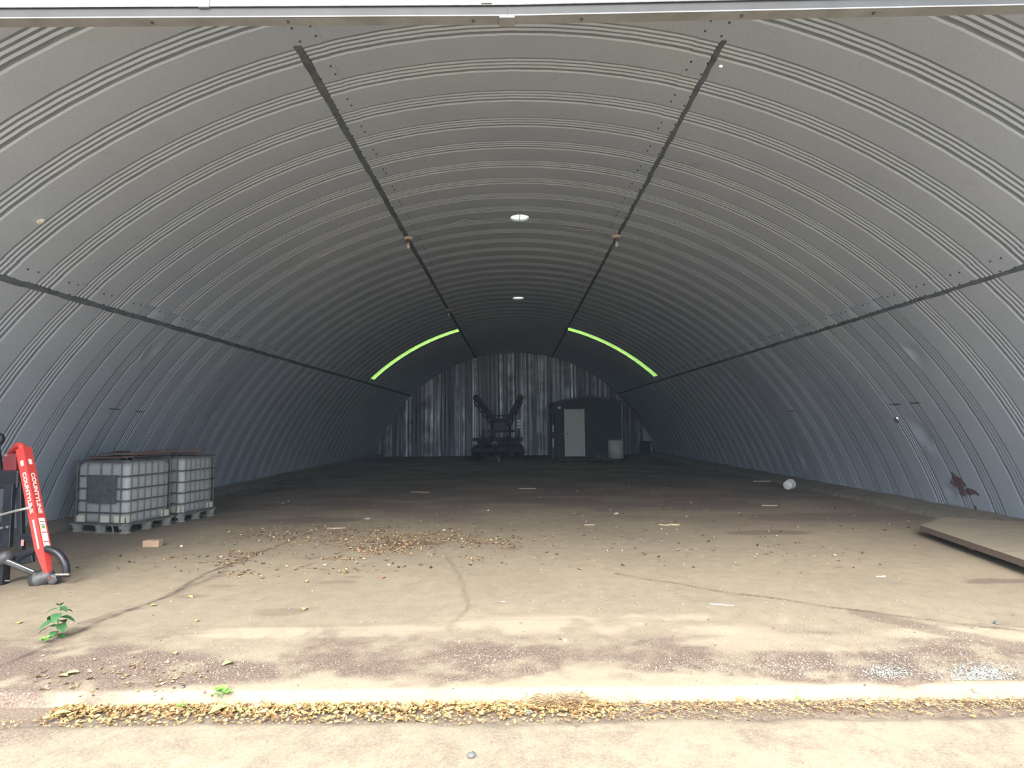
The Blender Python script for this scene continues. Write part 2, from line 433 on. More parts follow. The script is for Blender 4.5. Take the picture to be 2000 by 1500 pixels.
# ------------------------------------------------------------------ front wall and the raised door
YF = 3.585; wf = tag(empty('wall_front'), kind='structure')
OZ = 4.255; OX = 6.2
def top(x): return AC+math.sqrt(max(0, (AR+.05)**2-x*x))
xs = [-7.7+k*.35 for k in range(45)]
for i in range(len(xs)-1):
    a, b = xs[i], xs[i+1]
    if b < -7.6 or a > 7.6: continue
    z0 = OZ+.09 if (a > -OX and b < OX) else -.05
    ta, tb = max(z0+.001, top(a)), max(z0+.001, top(b))
    if max(ta, tb) < z0+.01: continue
    m = MB(); w = b-a
    cols = [(a, 0), (a+w*.7, 0), (a+w*.78, -.02), (a+w*.92, -.02), (b, 0)]
    V = []
    for x, dy in cols:
        tz = ta+(tb-ta)*(x-a)/w; V += [(x, YF+dy, z0), (x, YF+dy, tz)]
    m.add(V, [(2*c, 2*c+2, 2*c+3, 2*c+1) for c in range(4)])
    m.build('siding_sheet', M_white if a < -.15 else M_greysid, wf)
for nm, sx in (('door_1', -1), ('door_2', 1)):
    dr = tag(empty(nm), kind='structure')
    p0 = at(1000, 46, YF-.02); zb = p0.z
    rise = .0365
    A = Vector((-.02 if sx < 0 else -.018, YF-.05, zb+.037)); B = Vector((sx*4.5, YF-.05, zb+.037+rise))
    dn_ = Vector((0, 0, -.032))
    MB().bar(A+dn_, B+dn_, .082, .008).build('bottom_flange', M_rail, dr)
    MB().bar(A+Vector((0, -.030, .004)), B+Vector((0, -.030, .004)), .010, .066).build('bottom_rail', M_railface, dr)
    MB().bar(A+Vector((0, -.040, .036)), B+Vector((0, -.040, .036)), .010, .006).build('rail_lip', M_dkgrey, dr)
    m = MB()
    m.bar(A+Vector((0, -.026, .10)), B+Vector((0, -.026, .10)), .012, .13); m.build('door_skin', M_white2 if sx < 0 else M_greysid, dr)
    for k in range(4):
        x = sx*(.35+k*1.05+rnd.uniform(-.2, .2)); f_ = abs(x)/4.5
        MB().lathe([(.010, -.004), (.010, .006), (.006, .009)], (x, YF-.05, zb+rise*f_-.001), 8, Matrix.Rotation(math.pi, 3, 'X')).build('bolt', M_bolt, dr)
MB().box((-.02, YF-.045, zb-.004), (.10, .09, .012)).build('joint_plate', M_rail, bpy.data.objects['door_1'], bevel=.002)
for px in (397, 950):
    p = at(px, 4, YF-.1); MB().box((p.x, YF-.085, zb+.16), (.07, .03, .16)).build('hanger_bracket', M_rail, bpy.data.objects['door_1'], bevel=.004)

# ------------------------------------------------------------------ floor slab with its stains as mesh attributes
rs = np.random.RandomState(3)
def vnoise(x, y, seed=0):
    g = np.random.RandomState(seed).rand(256, 256); xi = np.floor(x).astype(int); yi = np.floor(y).astype(int)
    fx = x-xi; fy = y-yi; fx = fx*fx*(3-2*fx); fy = fy*fy*(3-2*fy)
    G = lambda a, b: g[a % 256, b % 256]
    return (G(xi, yi)*(1-fx)+G(xi+1, yi)*fx)*(1-fy)+(G(xi, yi+1)*(1-fx)+G(xi+1, yi+1)*fx)*fy
def fbm(x, y, seed=0, o=4):
    s = 0; a = .5
    for k in range(o): s = s+a*vnoise(x*2**k, y*2**k, seed+k); a *= .5
    return s/(1-.5**o)
def sstep(a, b, x): t = np.clip((x-a)/(b-a), 0, 1); return t*t*(3-2*t)
def blob(X, Y, px, py, rx, ry, seed=1, amp=.8):
    c = onz(px, py); d = np.sqrt(((X-c.x)/rx)**2+((Y-c.y)/ry)**2)+amp*(fbm(X*3/rx*.5, Y*3/ry*.5, seed)-.5)
    return 1-sstep(.75, 1.1, d)
def seg(X, Y, pts, w, seed=5, amp=.12, z=0.):
    P = [onz(*p, z) for p in pts]; best = np.full(X.shape, 9.)
    X = X+amp*(fbm(X*2.5, Y*2.5, seed)-.5); Y = Y+amp*(fbm(X*2.5+40, Y*2.5, seed+9)-.5)
    for a, b in zip(P, P[1:]):
        dx, dy = b.x-a.x, b.y-a.y; t = np.clip(((X-a.x)*dx+(Y-a.y)*dy)/(dx*dx+dy*dy), 0, 1)
        best = np.minimum(best, np.hypot(X-a.x-t*dx, Y-a.y-t*dy))
    return 1-sstep(w*.5, w, best)
def heightfield(name, xs, ys, zf, af, mat):
    X, Y = np.meshgrid(xs, ys, indexing='ij'); Z = zf(X, Y); n, m = X.shape
    co = np.stack([X, Y, Z], -1).reshape(-1, 3).astype(np.float32)
    i = (np.arange(n-1)[:, None]*m+np.arange(m-1)[None]).ravel()
    q = np.stack([i, i+m, i+m+1, i+1], 1).astype(np.int32)
    me = bpy.data.meshes.new(name); me.vertices.add(len(co)); me.vertices.foreach_set('co', co.ravel())
    me.loops.add(q.size); me.loops.foreach_set('vertex_index', q.ravel())
    me.polygons.add(len(q)); me.polygons.foreach_set('loop_start', np.arange(0, q.size, 4, dtype=np.int32))
    me.update(calc_edges=True); me.validate(); me.shade_smooth()
    for k, v in af(X, Y).items():
        at_ = me.attributes.new(k, 'FLOAT', 'POINT'); at_.data.foreach_set('value', np.clip(v, 0, 1).ravel().astype(np.float32))
    return link(name, me, mat)
YE = 3.62                                       # front edge of the slab
def floor_attr(X, Y):
    n1 = fbm(X*.9, Y*1.6, 11); n2 = fbm(X*4, Y*5, 21); n3 = fbm(X*14, Y*14, 31)
    band = sstep(3.78, 3.95, Y+.5*(n2-.5)+.15*(n1-.5))*(1-sstep(4.3, 4.9, Y+1.6*(n1-.5)))
    dirt = band*sstep(.40, .62, n1*.5+n2*.3+n3*.2+.04)
    L = blob(X, Y, 150, 1305, 1.5, .42, 41, .9); dirt = np.maximum(dirt, L*sstep(.25, .5, n2))
    for a in ((970, 1285, .5, .35), (1560, 1300, .75, .28), (1850, 1275, 1.2, .30), (1720, 1310, .4, .2), (1330, 1300, .5, .15), (1930, 1240, .6, .25), (1960, 1300, .7, .25)):
        dirt = np.maximum(dirt, blob(X, Y, a[0], a[1], a[2], a[3], 43, 1.0)*sstep(.25, .55, n2*.6+n3*.4))
    for a in ((610, 1016, .8, .35), (790, 1062, .5, .18), (1500, 1040, .7, .2), (700, 985, 1.5, .3), (1130, 965, 1.6, .5), (1650, 1010, 2., .5), (1960, 1135, .45, .10)):
        dirt = np.maximum(dirt, .8*blob(X, Y, a[0], a[1], a[2], a[3], 47, .9))
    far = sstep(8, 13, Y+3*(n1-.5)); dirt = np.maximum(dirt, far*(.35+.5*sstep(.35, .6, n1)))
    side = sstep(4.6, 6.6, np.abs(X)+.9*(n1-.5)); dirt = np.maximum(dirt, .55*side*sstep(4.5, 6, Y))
    pale = (1-sstep(3.82, 4.0, Y+.3*(n1-.5)))*.3
    pale = np.maximum(pale, .7*blob(X, Y, 1130, 1225, 1.8, .35, 51)*sstep(.35, .6, n2))
    pale = np.maximum(pale, .75*blob(X, Y, 620, 1235, 1.3, .14, 52)); pale = np.maximum(pale, .7*blob(X, Y, 1900, 1240, .8, .2, 53))
    pale = np.maximum(pale, .5*blob(X, Y, 1560, 1255, .9, .25, 57))
    dirt = dirt*(1-.8*blob(X, Y, 1890, 1235, .75, .16, 53))*(1-.6*blob(X, Y, 1560, 1255, .9, .2, 57))
    damp = blob(X, Y, 1000, 1072, .19, .07, 61, .25)
    for a in ((660, 1137, .22, .08), (372, 1165, .18, .07), (610, 1089, .14, .08), (430, 1145, .18, .06), (690, 1127, .12, .05), (545, 1195, .25, .12)):
        damp = np.maximum(damp, blob(X, Y, a[0], a[1], a[2], a[3], 63, .35))
    cr_ = seg(X, Y, [(-120, 1345), (100, 1262), (190, 1215), (330, 1165), (400, 1120), (520, 1075), (640, 1025)], .034, 71)
    cr_ = np.maximum(cr_, .8*seg(X, Y, [(1200, 1120), (1440, 1160), (1700, 1195), (1880, 1218), (2050, 1240)], .032, 73))
    cr_ = np.maximum(cr_, .5*seg(X, Y, [(870, 1085), (900, 1130), (915, 1180), (880, 1230)], .028, 74))
    cr_ = np.maximum(cr_, .5*seg(X, Y, [(-50, 1252), (60, 1250), (110, 1255)], .028, 75, .03))
    cr_ = np.maximum(cr_, .25*seg(X, Y, [(300, 1222), (620, 1222), (1000, 1210), (1500, 1216)], .016, 76, .05))
    dirt = np.maximum(dirt, .7*seg(X, Y, [(-120, 1345), (100, 1262), (190, 1215), (330, 1165), (520, 1075)], .10, 77, .25)*sstep(.3, .6, n3))
    dirt = np.maximum(dirt, .7*seg(X, Y, [(1690, 1200), (1830, 1232), (1990, 1262)], .14, 78, .25))
    return dict(dirt=dirt, pale=pale, damp=damp, crack=cr_)
def floor_z(X, Y):
    z = .006*(fbm(X*.8, Y*.8, 81)-.5)+.003*(fbm(X*6, Y*6, 82)-.5)
    edge = np.clip((YE+.05-Y)/.05, 0, 1); return z-.075*edge**1.6*(1+.5*(fbm(X*3, Y*3, 83)-.5))
ys = [YE-.03, YE-.015, YE, YE+.012, YE+.025, YE+.038, YE+.05]; y = ys[-1]
while y < Y1: y += max(.022, .0055*y); ys.append(y)
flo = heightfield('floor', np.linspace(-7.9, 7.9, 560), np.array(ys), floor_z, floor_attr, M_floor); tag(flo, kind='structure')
# apron outside, and the shallow gutter against the slab
def apron_attr(X, Y):
    n1 = fbm(X*1.1, Y*1.8, 111); n2 = fbm(X*5, Y*6, 121); n3 = fbm(X*15, Y*15, 131)
    dirt = sstep(3.30, 3.42, Y+.25*(n2-.5))*.8
    dirt = np.maximum(dirt, .55*sstep(.50, .66, n1*.5+n2*.5)*sstep(.4, .6, n3)*sstep(2.2, 2.9, Y))
    dirt = np.maximum(dirt, .7*(1-sstep(-2.7, -2.2, X+.5*(n1-.5)))*sstep(2.95, 3.1, Y+.3*(n2-.5)-.15*(X+3)))
    pale = .85*sstep(.3, .6, n1); dirt = np.maximum(dirt, .10+.25*sstep(.45, .6, n3*.6+n2*.4))
    return dict(dirt=dirt, pale=.25*pale*(1-dirt), damp=0*X, crack=.6*seg(X, Y, [(1110, 1385), (1135, 1405)], .01, 141))
def apron_z(X, Y):
    z = -.035+.008*(fbm(X*1.2, Y*1.2, 91)-.5)
    return z-.035*sstep(3.28, 3.42, Y+.08*(fbm(X*3, Y*3, 92)-.5))
ya = [-40, -20, -10, -7, -4, -2, 0, 1, 1.5]; y = 1.5
while y < YE+.02: y += .02; ya.append(y)
xa = np.concatenate([np.linspace(-30, -5, 12)[:-1], np.linspace(-5, 5, 420), np.linspace(5, 30, 12)[1:]])
ap = heightfield('ground_outside', xa, np.array(ya), apron_z, apron_attr, M_floor); tag(ap, kind='structure')

# low dusty concrete ledges under the feet of the vault
for sx, nm in ((-1, 'baseboard_left'), (1, 'baseboard_right')):
    lg = tag(empty(nm), kind='structure'); k = 0; y = YE+.1
    while y < Y1-.3:
        L = min(1.83, Y1-.12-y); n = 7; V = []
        for j in range(n):
            yy = y+L*j/(n-1); w = 7.20+rnd.uniform(-.03, .03)-(.18 if sx > 0 else -.05); hgt = .10+rnd.uniform(-.012, .012)
            V += [(sx*(w-.05), yy, -.01), (sx*(w+.02), yy, hgt*.75), (sx*(w+.14), yy, hgt), (sx*7.78, yy, hgt+.05), (sx*7.78, yy, -.01)]
        Fc = [(j*5+c, j*5+5+c, j*5+6+c, j*5+1+c) for j in range(n-1) for c in range(4)]
        Fc += [(0, 1, 2, 3, 4), tuple((n-1)*5+c for c in (4, 3, 2, 1, 0))]
        link('ledge_section', mesh('ledge_section', V, Fc), M_curb, lg); y += L

p = onarch(80, 432, .02); bm = bmesh.new(); bmesh.ops.create_icosphere(bm, subdivisions=2, radius=1)
for v_ in bm.verts: k = rnd.uniform(.7, 1.2); v_.co = Vector((v_.co.x*.05*k, v_.co.y*.03*k, v_.co.z*.022*k))
me = bpy.data.meshes.new('foam_lump'); bm.to_mesh(me); bm.free(); o = link('foam_lump', me, M_pad); o.location = p; o.rotation_euler = (0, R(-35), R(20))
tag(o, 'small pale foam lump stuck in a rib high on the left side', 'foam')

# ------------------------------------------------------------------ round roof vents, lamps, cable
for i, p in enumerate(vents):
    lab = ['round white roof vent glowing at the crown between the two bare lamps', 'smaller-looking distant round white roof vent at the crown, deep in the vault'][i]
    r_ = tag(empty('roof_vent', (p.x, p.y, AC+AR)), lab, 'vent', 'round roof vents')
    MB().lathe([(.192, -.012), (.205, -.012), (.205, .06), (.188, .06), (.188, -.012)], n=28, caps=False).build('ring', M_grey, r_)
    for s in (-1, 1):
        m = MB(); V = [(s*.004, -.186, .03), (s*.004, .186, .03)]+[(s*max(.004, .186*math.cos(a)), .186*math.sin(a), .03) for a in [math.pi/2-k*math.pi/14 for k in range(1, 14)]]
        m.add(V, [tuple(range(len(V)))]); m.build('pane', M_ventp, r_)
    MB().box((0, 0, .026), (.012, .375, .008)).build('divider', M_grey, r_)
def lamp(px, py, lab):
    q = onarch(px, py); sgn = -1 if q.x < 0 else 1
    p = Vector(arc(sgn*(SEAM_U-.2), .012, q.y))
    r_ = tag(empty('bare_lamp', p), lab, 'lamp', 'bare lamps on the roof seams')
    MB().lathe([(.05, -.05), (.085, -.035), (.088, -.01), (.05, .02)], n=14).build('mounting_box', M_porc, r_)
    MB().lathe([(.022, -.115), (.034, -.105), (.034, -.06), (.04, -.045)], n=12).build('socket', M_copper, r_)
    MB().lathe([(.004, -.235), (.022, -.228), (.036, -.205), (.037, -.18), (.026, -.145), (.016, -.115)], n=14).build('bulb', M_door, r_, True)
    MB().box((0, .0, -.004), (.20, .05, .018)).build('bracket', M_porc, r_, bevel=.003)
    return r_, p
_, lp = lamp(797, 462, 'bare bulb lamp on the left roof seam beside the near vent')
_, rp = lamp(1217, 462, 'bare bulb lamp on the right roof seam beside the near vent')
_, lp2 = lamp(878, 603, 'far small bare bulb lamp on the left roof seam, deep in the vault')
def cable(pts, lab, r=.0075):
    P = [onarch(a, b, .03+.0*k) for k, (a, b) in enumerate(pts)]
    m = MB(); Q = []
    for a, b in zip(P, P[1:]):
        for k in range(5):
            t = k/5; v = a.lerp(b, t); v.z -= .02*math.sin(math.pi*t); Q.append(v)
    Q.append(P[-1]); m.tube(Q, r, 6); o = m.build('power_cable', M_cable); tag(o, lab, 'cable', 'cables strung under the roof')
cable([(806, 460), (860, 443), (905, 428), (940, 430), (975, 434), (998, 428)], 'thin pale cable sagging from the left lamp to the near roof vent')
cable([(1030, 425), (1052, 427), (1080, 437), (1108, 444), (1160, 450), (1206, 457)], 'thin pale cable sagging from the near roof vent to the right lamp')
cable([(1115, 439), (1150, 444), (1180, 449), (1210, 461)], 'short second cable just above the one to the right lamp', .006) if False else None
cable([(560, 536), (592, 512), (620, 500), (652, 487)], 'loose pale wire hanging along the left side of the ceiling', .007)

# ------------------------------------------------------------------ intermediate bulk containers
def tote():
    r_ = empty('liquid_tote')
    LX, LY, H = 1.14, .98, 1.16      # x along the face towards the door
    # rounded tank
    m = MB(); prof = [(.15, .05), (.17, .012), (.22, 0), (1.02, 0), (1.08, .03), (1.10, .10)]
    def rr(ins, z, rad=.13, n=5):
        a, b = LX/2-.03-ins, LY/2-.03-ins; P = []
        for cx, cy, s0 in ((a-rad, b-rad, 0), (-(a-rad), b-rad, 90), (-(a-rad), -(b-rad), 180), (a-rad, -(b-rad), 270)):
            for k in range(n+1):
                t = R(s0+90*k/n); P.append((cx+rad*math.cos(t), cy+rad*math.sin(t), z))
        return P
    V = []; n = 24
    for z, ins in prof: V += rr(ins, z)
    Fc = [(i*n+k, i*n+(k+1) % n, (i+1)*n+(k+1) % n, (i+1)*n+k) for i in range(len(prof)-1) for k in range(n)]
    Fc += [tuple(range(n-1, -1, -1)), tuple((len(prof)-1)*n+k for k in range(n))]
    m.add(V, Fc); tk = m.build('tank', M_tank, r_, True)
    MB().lathe([(.10, 1.10), (.10, 1.14), (.085, 1.15)], (0, 0, 0), 16).build('filler_cap', M_black, tk)
    for x, y, w, d in ((-.40, -.468, .22, .012), (.13, -.468, .20, .012), (.42, -.466, .20, .012), (.548, -.40, .012, .10), (.548, .33, .012, .16)):
        MB().box((x, y, .215), (w, d, .10)).build('corner_pad', M_pad, tk, bevel=.004)
    a, b = LX/2, LY/2
    def ring(z, rad, nm, dz=.0):
        P = []; q = .08
        for cx, cy, s0 in ((a-q, b-q, 0), (-(a-q), b-q, 90), (-(a-q), -(b-q), 180), (a-q, -(b-q), 270)):
            for k in range(4):
                t = R(s0+30*k); P.append((cx+q*math.cos(t), cy+q*math.sin(t), z))
        P.append(P[0]); MB().tube(P, rad, 6, False).build(nm, M_cage, r_, True)
    for z in (.32, .505, .69, .885): ring(z, .0125, 'cage_hoop')
    ring(1.115, .016, 'cage_top_rail'); ring(.145, .017, 'cage_bottom_rail')
    for s in (-1, 1):
        for x in (-.46, -.25, .03, .26, .46):
            MB().tube([(x, s*(b+.006), .14), (x, s*(b+.006), 1.12)], .010, 6).build('cage_upright', M_cage, r_)
        for k in range(7):
            y = -.40+k*.80/6
            MB().tube([(s*(a+.006), y, .14), (s*(a+.006), y, 1.12)], .009, 6).build('cage_upright', M_cage, r_)
    MB().box((.09, -b-.022, .685), (.58, .008, .44)).build('label_plate', M_plate, r_, bevel=.002)
    # pallet
    MB().box((0, 0, .135), (LX+.02, LY+.02, .028)).build('pallet_deck', M_pallet, r_, bevel=.006)
    for x in (-a+.08, 0, a-.08):
        for y in (-b+.07, 0, b-.07):
            MB().lathe([(.085, 0), (.095, .012), (.075, .03), (.10, .122)], (x, y, 0), 8).build('foot', M_pallet, r_)
    for y in (-b+.07, b-.07): MB().box((0, y, .006), (LX, .12, .012)).build('skid', M_pallet, r_, bevel=.002)
    MB().tube([(.30, -b-.01, .13), (.34, -b-.02, .10), (.36, -b-.02, .01)], .010, 6).build('bent_strap', M_pallet, r_)
    MB().lathe([(.018, -.006), (.018, .006)], (a-.08, -b-.012, .06), 10, Matrix.Rotation(R(90), 3, 'X')).build('foot_hole', M_black, r_)
    return r_
t1 = tote(); tag(t1, 'white caged liquid tote nearer the door, dark plate on its front', 'container', 'caged totes by the left wall')
A = onz(238, 1043); B = onz(137, 1031)
ang = math.atan2(A.y-B.y, A.x-B.x)
u = Vector((math.cos(ang), math.sin(ang), 0)); v = Vector((-u.y, u.x, 0))
ang = R(-13); u = Vector((math.cos(ang), math.sin(ang), 0)); v = Vector((-u.y, u.x, 0))
t1.location = Vector((-6.0, 9.0, 0))-u*.525+v*.46; t1.rotation_euler = (0, 0, ang); t1.scale = (.92, .94, 1)
t2 = dup_tree(t1); tag(t2, 'white caged liquid tote standing behind the one with the dark plate')
t2.location = Vector((-5.755, 10.06, 0))-u*.525+v*.41; t2.rotation_euler = (0, 0, ang+R(.5)); t2.scale = (.92, .84, 1)
for c in list(t2.children):
    if c.name.startswith('label_plate'): bpy.data.objects.remove(c)
def board(name, a, b, w, h, m, lab, cat='board', roll=0, warp=.0, grp=None):
    a, b = Vector(a), Vector(b); L = (b-a).length; d = (b-a).normalized(); n = 6
    M_ = d.to_track_quat('X', 'Z').to_matrix() @ Matrix.Rotation(R(roll), 3, 'X')
    V = []
    for k in range(n+1):
        x = -L/2+L*k/n; zz = warp*(4*(k/n-.5)**2)
        for y_, z_ in ((-w/2, -h/2), (w/2, -h/2), (w/2, h/2), (-w/2, h/2)): V.append(Vector((x, y_, z_+zz)))
    Fc = [(k*4+c, k*4+(c+1) % 4, k*4+4+(c+1) % 4, k*4+4+c) for k in range(n) for c in range(4)]+[(3, 2, 1, 0), tuple(n*4+c for c in range(4))]
    o = link(name, mesh(name, V, Fc), m); o.location = (a+b)/2; o.rotation_euler = M_.to_euler()
    return tag(o, lab, cat, grp)
def tp(tt, x, y, z): return tt.matrix_world @ Vector((x, y, z))
bpy.context.view_layer.update()
ZT = 1.155
board('wooden_board', tp(t1, -.36, -.30, ZT+.012), tp(t1, .44, -.36, ZT+.012), .20, .024, M_redwood, 'reddish warped board at the front of the nearer tote top', warp=.010)
board('wooden_board', tp(t1, -.40, .10, ZT+.012), tp(t1, .30, .06, ZT+.012), .22, .024, M_darkwood, 'dark board at the middle of the nearer tote top')
board('wooden_board', tp(t1, -.10, .38, ZT+.014), tp(t2, -.02, -.20, ZT+.014), .20, .024, M_redwood, 'reddish board bridging the gap between the two totes')
board('wooden_board', tp(t2, -.30, .12, ZT+.012), tp(t2, .30, .10, ZT+.012), .24, .024, M_redwood, 'reddish board on the middle of the farther tote')
board('wooden_board', tp(t1, .20, -.34, ZT+.062), tp(t1, .32, .40, ZT+.062), .24, .030, M_redwood, 'loose red-brown board lying crosswise on the nearer tote', warp=.010)
board('wooden_board', tp(t1, -.40, .30, ZT+.064), tp(t1, -.10, -.30, ZT+.064), .22, .030, M_darkwood, 'dark board lying slantwise on the nearer tote, left of the loose one', warp=.008)
board('wooden_board', tp(t2, -.15, -.10, ZT+.060), tp(t2, .42, .30, ZT+.060), .20, .028, M_redwood, 'red-brown plank lying crosswise on the farther tote', warp=.008)

# ------------------------------------------------------------------ the post hole digger at the left edge
g0 = onz(94, 1143); GY = g0.y; dg = empty('post_hole_digger', (g0.x, GY, 0))
tag(dg, 'red boom of a post hole digger with black frame at the left edge', 'farm implement')
def G(px, py, dy=0.): return at(px, py, GY+dy)-Vector((g0.x, GY, 0))
bt, bb = G(46, 876, .25), G(96, 1132, .0)
d = (bb-bt).normalized()
VW = Vector((g0.x, GY, -.8)).normalized()
def prism(P, w, m, name, parent, ang0=45, ws=None):
    P = [Vector(p) for p in P]; d = (P[-1]-P[0]).normalized(); x = d.cross(VW).normalized(); y = d.cross(x)
    V = []
    for k, p in enumerate(P):
        r = (ws[k] if ws else w)*.7071
        for c in range(4):
            a = R(ang0+90*c+45); V.append(p+(x*math.cos(a)+y*math.sin(a))*r)
    Fc = [(k*4+c, k*4+(c+1) % 4, k*4+4+(c+1) % 4, k*4+4+c) for k in range(len(P)-1) for c in range(4)]
    Fc += [(3, 2, 1, 0), tuple((len(P)-1)*4+c for c in range(4))]
    return MB().add(V, Fc).build(name, m, parent, bevel=.004 if not ws else 0), x, y
W_ = .098
top2 = G(36, 869, .30)
bm_, ux, uy = prism([bt, bt+(bb-bt)*.76, bt+(bb-bt)*.90, bb], W_, M_red, 'boom', dg, 45, [W_, W_, W_*.62, W_*.40])
MB().tube([bt+d*.02, (bt+top2)/2+Vector((0, 0, .012)), top2, G(22, 885, .32)], .036, 10).build('boom_elbow', M_red, dg, True)
MB().box(G(27, 903, .32), (.15, .12, .20)).build('lift_housing', plain('dark_red_paint', (.20, .03, .035), .6), dg, bevel=.015)
MB().box(G(24, 936, .30), (.25, .14, .20)).build('hitch_box', M_black, dg, bevel=.02)
MB().box(G(8, 940, .36), (.30, .05, .07)).build('cross_bar', M_black, dg, bevel=.005)
L_ = (bb-bt).length
# the two camera-side faces of the square boom meet in a ridge; print sits on both
cam_side = -1 if (uy.dot(VW) > 0) else 1
def face_frame(side):                      # side -1 left face, +1 right face, in boom cross-section
    nrm = (ux*side*(1 if ux.x > 0 else -1)+uy*(cam_side)).normalized(); tan = d.cross(nrm).normalized()
    return nrm, tan
def flat_box(cen, nrm, w, h, t, m, name, par):
    tan = nrm.cross(d).normalized(); M_ = Matrix((tan, d, nrm)).transposed()
    return MB().box(cen+nrm*(W_/2+t/2), (w, h, t), M_).build(name, m, par)
for side in (-1, 1):
    nrm, _ = face_frame(side)
    fc = bpy.data.curves.new('lettering', 'FONT'); fc.body = 'COUNTYLINE'; fc.size = .062; fc.extrude = .0006; fc.align_x = 'CENTER'; fc.align_y = 'CENTER'; fc.space_character = 1.05; fc.offset = .0022
    to = bpy.data.objects.new('tmp', fc); C.objects.link(to); bpy.context.view_layer.update()
    me = bpy.data.meshes.new_from_object(to.evaluated_get(bpy.context.evaluated_depsgraph_get())); bpy.data.objects.remove(to)
    yv = nrm.cross(d).normalized(); M_ = Matrix((d, yv, nrm)).transposed()
    xs_ = [v.co.x for v in me.vertices]; k = (L_*.315)/(max(xs_)-min(xs_))
    cen = bt+(bb-bt)*(.35 if side < 0 else .365)+nrm*(W_/2+.001)
    for v_ in me.vertices: v_.co = M_ @ Vector((v_.co.x*k, v_.co.y*.95, v_.co.z))+cen
    link('lettering', me, M_sticker, dg)
    flat_box(bt+(bb-bt)*.12, nrm, .036, .060, .0012, M_sticker, 'number_decal', dg)
    st = flat_box(bt+(bb-bt)*(.665), nrm, .066 if side > 0 else .02, .32, .0010, M_sticker, 'warning_sticker', dg)
    if side > 0:
        flat_box(bt+(bb-bt)*.625+nrm*.0012, nrm, .036, .032, .0010, M_green, 'green_patch', st)
        for f_ in (.585, .605): flat_box(bt+(bb-bt)*f_+nrm*.0012, nrm, .05, .006, .0010, M_print, 'print_line', st)
        for f_ in (.665, .735): flat_box(bt+(bb-bt)*f_+nrm*.0012, nrm, .062, .010, .0010, M_red, 'print_line', st)
# gearbox and driveline
gb = MB().lathe([(.03, -.105), (.075, -.10), (.085, -.05), (.095, -.045), (.095, -.02), (.07, -.01), (.075, .05), (.05, .10), (.03, .11)], G(84, 1129, .03), 16, Matrix.Rotation(R(70), 3, 'Y')).build('gearbox', M_dkgrey, dg, True)
gp = G(104, 1131, .02); MB().lathe([(.03, -.05), (.052, -.05), (.052, .02), (.035, .03)], gp, 14, Matrix.Rotation(R(90), 3, 'X')).build('hub', M_dkgrey, gb)
MB().tube([G(-30, 1078, .0), G(70, 1121, .0)], .030, 12).build('driveshaft', M_dkgrey, dg, True)
MB().tube([G(14, 1094, -.045), G(66, 1116, -.045)], .007, 6).build('shaft_highlight_strip', M_grey, dg)
MB().lathe([(.03, -.07), (.065, -.06), (.075, 0), (.055, .06), (.03, .08)], G(8, 1090, .02), 14, Matrix.Rotation(R(60), 3, 'Y')).build('universal_joint', M_dkgrey, dg, True)
def arcpts(L, n=24):
    P = [Vector(p) for p in L]; out = []
    for i in range(len(P)-1):
        p0, p1, p2, p3 = P[max(i-1, 0)], P[i], P[i+1], P[min(i+2, len(P)-1)]
        for k in range(5):
            t = k/5; out.append(.5*((2*p1)+(-p0+p2)*t+(2*p0-5*p1+4*p2-p3)*t*t+(-p0+3*p1-3*p2+p3)*t**3))
    return out+[P[-1]]
MB().tube(arcpts([G(30, 1100, .1), G(48, 1083, .08), G(72, 1073, .06), G(96, 1073, .04), G(116, 1083, .03), G(128, 1103, .02), G(129.5, 1126, .02)]), .036, 10).build('hoop_guard', M_black, dg, True)
MB().lathe([(.012, -.07), (.012, .07)], G(122, 1122, -.03), 8, Matrix.Rotation(R(90), 3, 'Y')).build('guard_bolt', M_chrome, dg)
MB().lathe([(.010, -.05), (.010, .10)], G(70, 1048, .12), 8, Matrix.Rotation(R(90), 3, 'Y')).build('pivot_bolt', M_chrome, dg)
MB().bar(G(39, 940, .28), G(42, 1075, .20), .055, .05, (0, 1, 0)).build('upright_post', M_black, dg, bevel=.004)
MB().bar(G(20, 945, .22), G(13, 1070, .16), .10, .05, (0, 1, 0)).build('side_plate', M_black, dg, bevel=.006)
MB().bar(G(42, 1048, .18), G(78, 1058, .08), .03, .075, (0, 0, 1)).build('pivot_arm', M_black, dg, bevel=.006)
MB().box(G(44, 1060, .12), (.028, .006, .065)).build('small_sticker', plain('pink_sticker', (.62, .25, .25), .5), dg)
MB().bar(G(20, 1098, .10), G(66, 1088, .09), .04, .10, (0, 0, 1)).build('lower_arm', M_black, dg, bevel=.01)
MB().tube([G(-12, 960, .02), G(-4, 1000, .02), G(2, 1006, .02), G(30, 998, .02), G(62, 991, .0)], .014, 8).build('control_rod', M_grey, dg, True)
MB().box(G(4, 1124, .05)+Vector((0, 0, .0)), (.09, .10, .24)).build('stand_foot', M_black, dg, bevel=.006)
MB().lathe([(.008, -.02), (.008, .03)], G(14, 1134, -.01), 8, Matrix.Rotation(R(90), 3, 'Y')).build('foot_pin', M_chrome, dg)
MB().box(G(8, 1040, .2), (.12, .08, .22)).build('bracket_plate', M_black, dg, bevel=.008)
for px, py in ((4, 1031), (15, 1029), (11, 889)): MB().lathe([(.014, -.01), (.014, .01)], G(px, py, .10), 8, Matrix.Rotation(R(90), 3, 'X')).build('bolt_head', M_chrome, dg)
# round dark hub at the very edge, behind
MB().lathe([(.05, -.03), (.075, -.02), (.075, .02), (.05, .03)], G(-6, 858, .3), 16, Matrix.Rotation(R(90), 3, 'X')).build('winch_wheel', M_black, dg, True)
MB().bar(G(-6, 862, .32), G(4, 930, .32), .03, .03).build('winch_arm', M_black, dg)

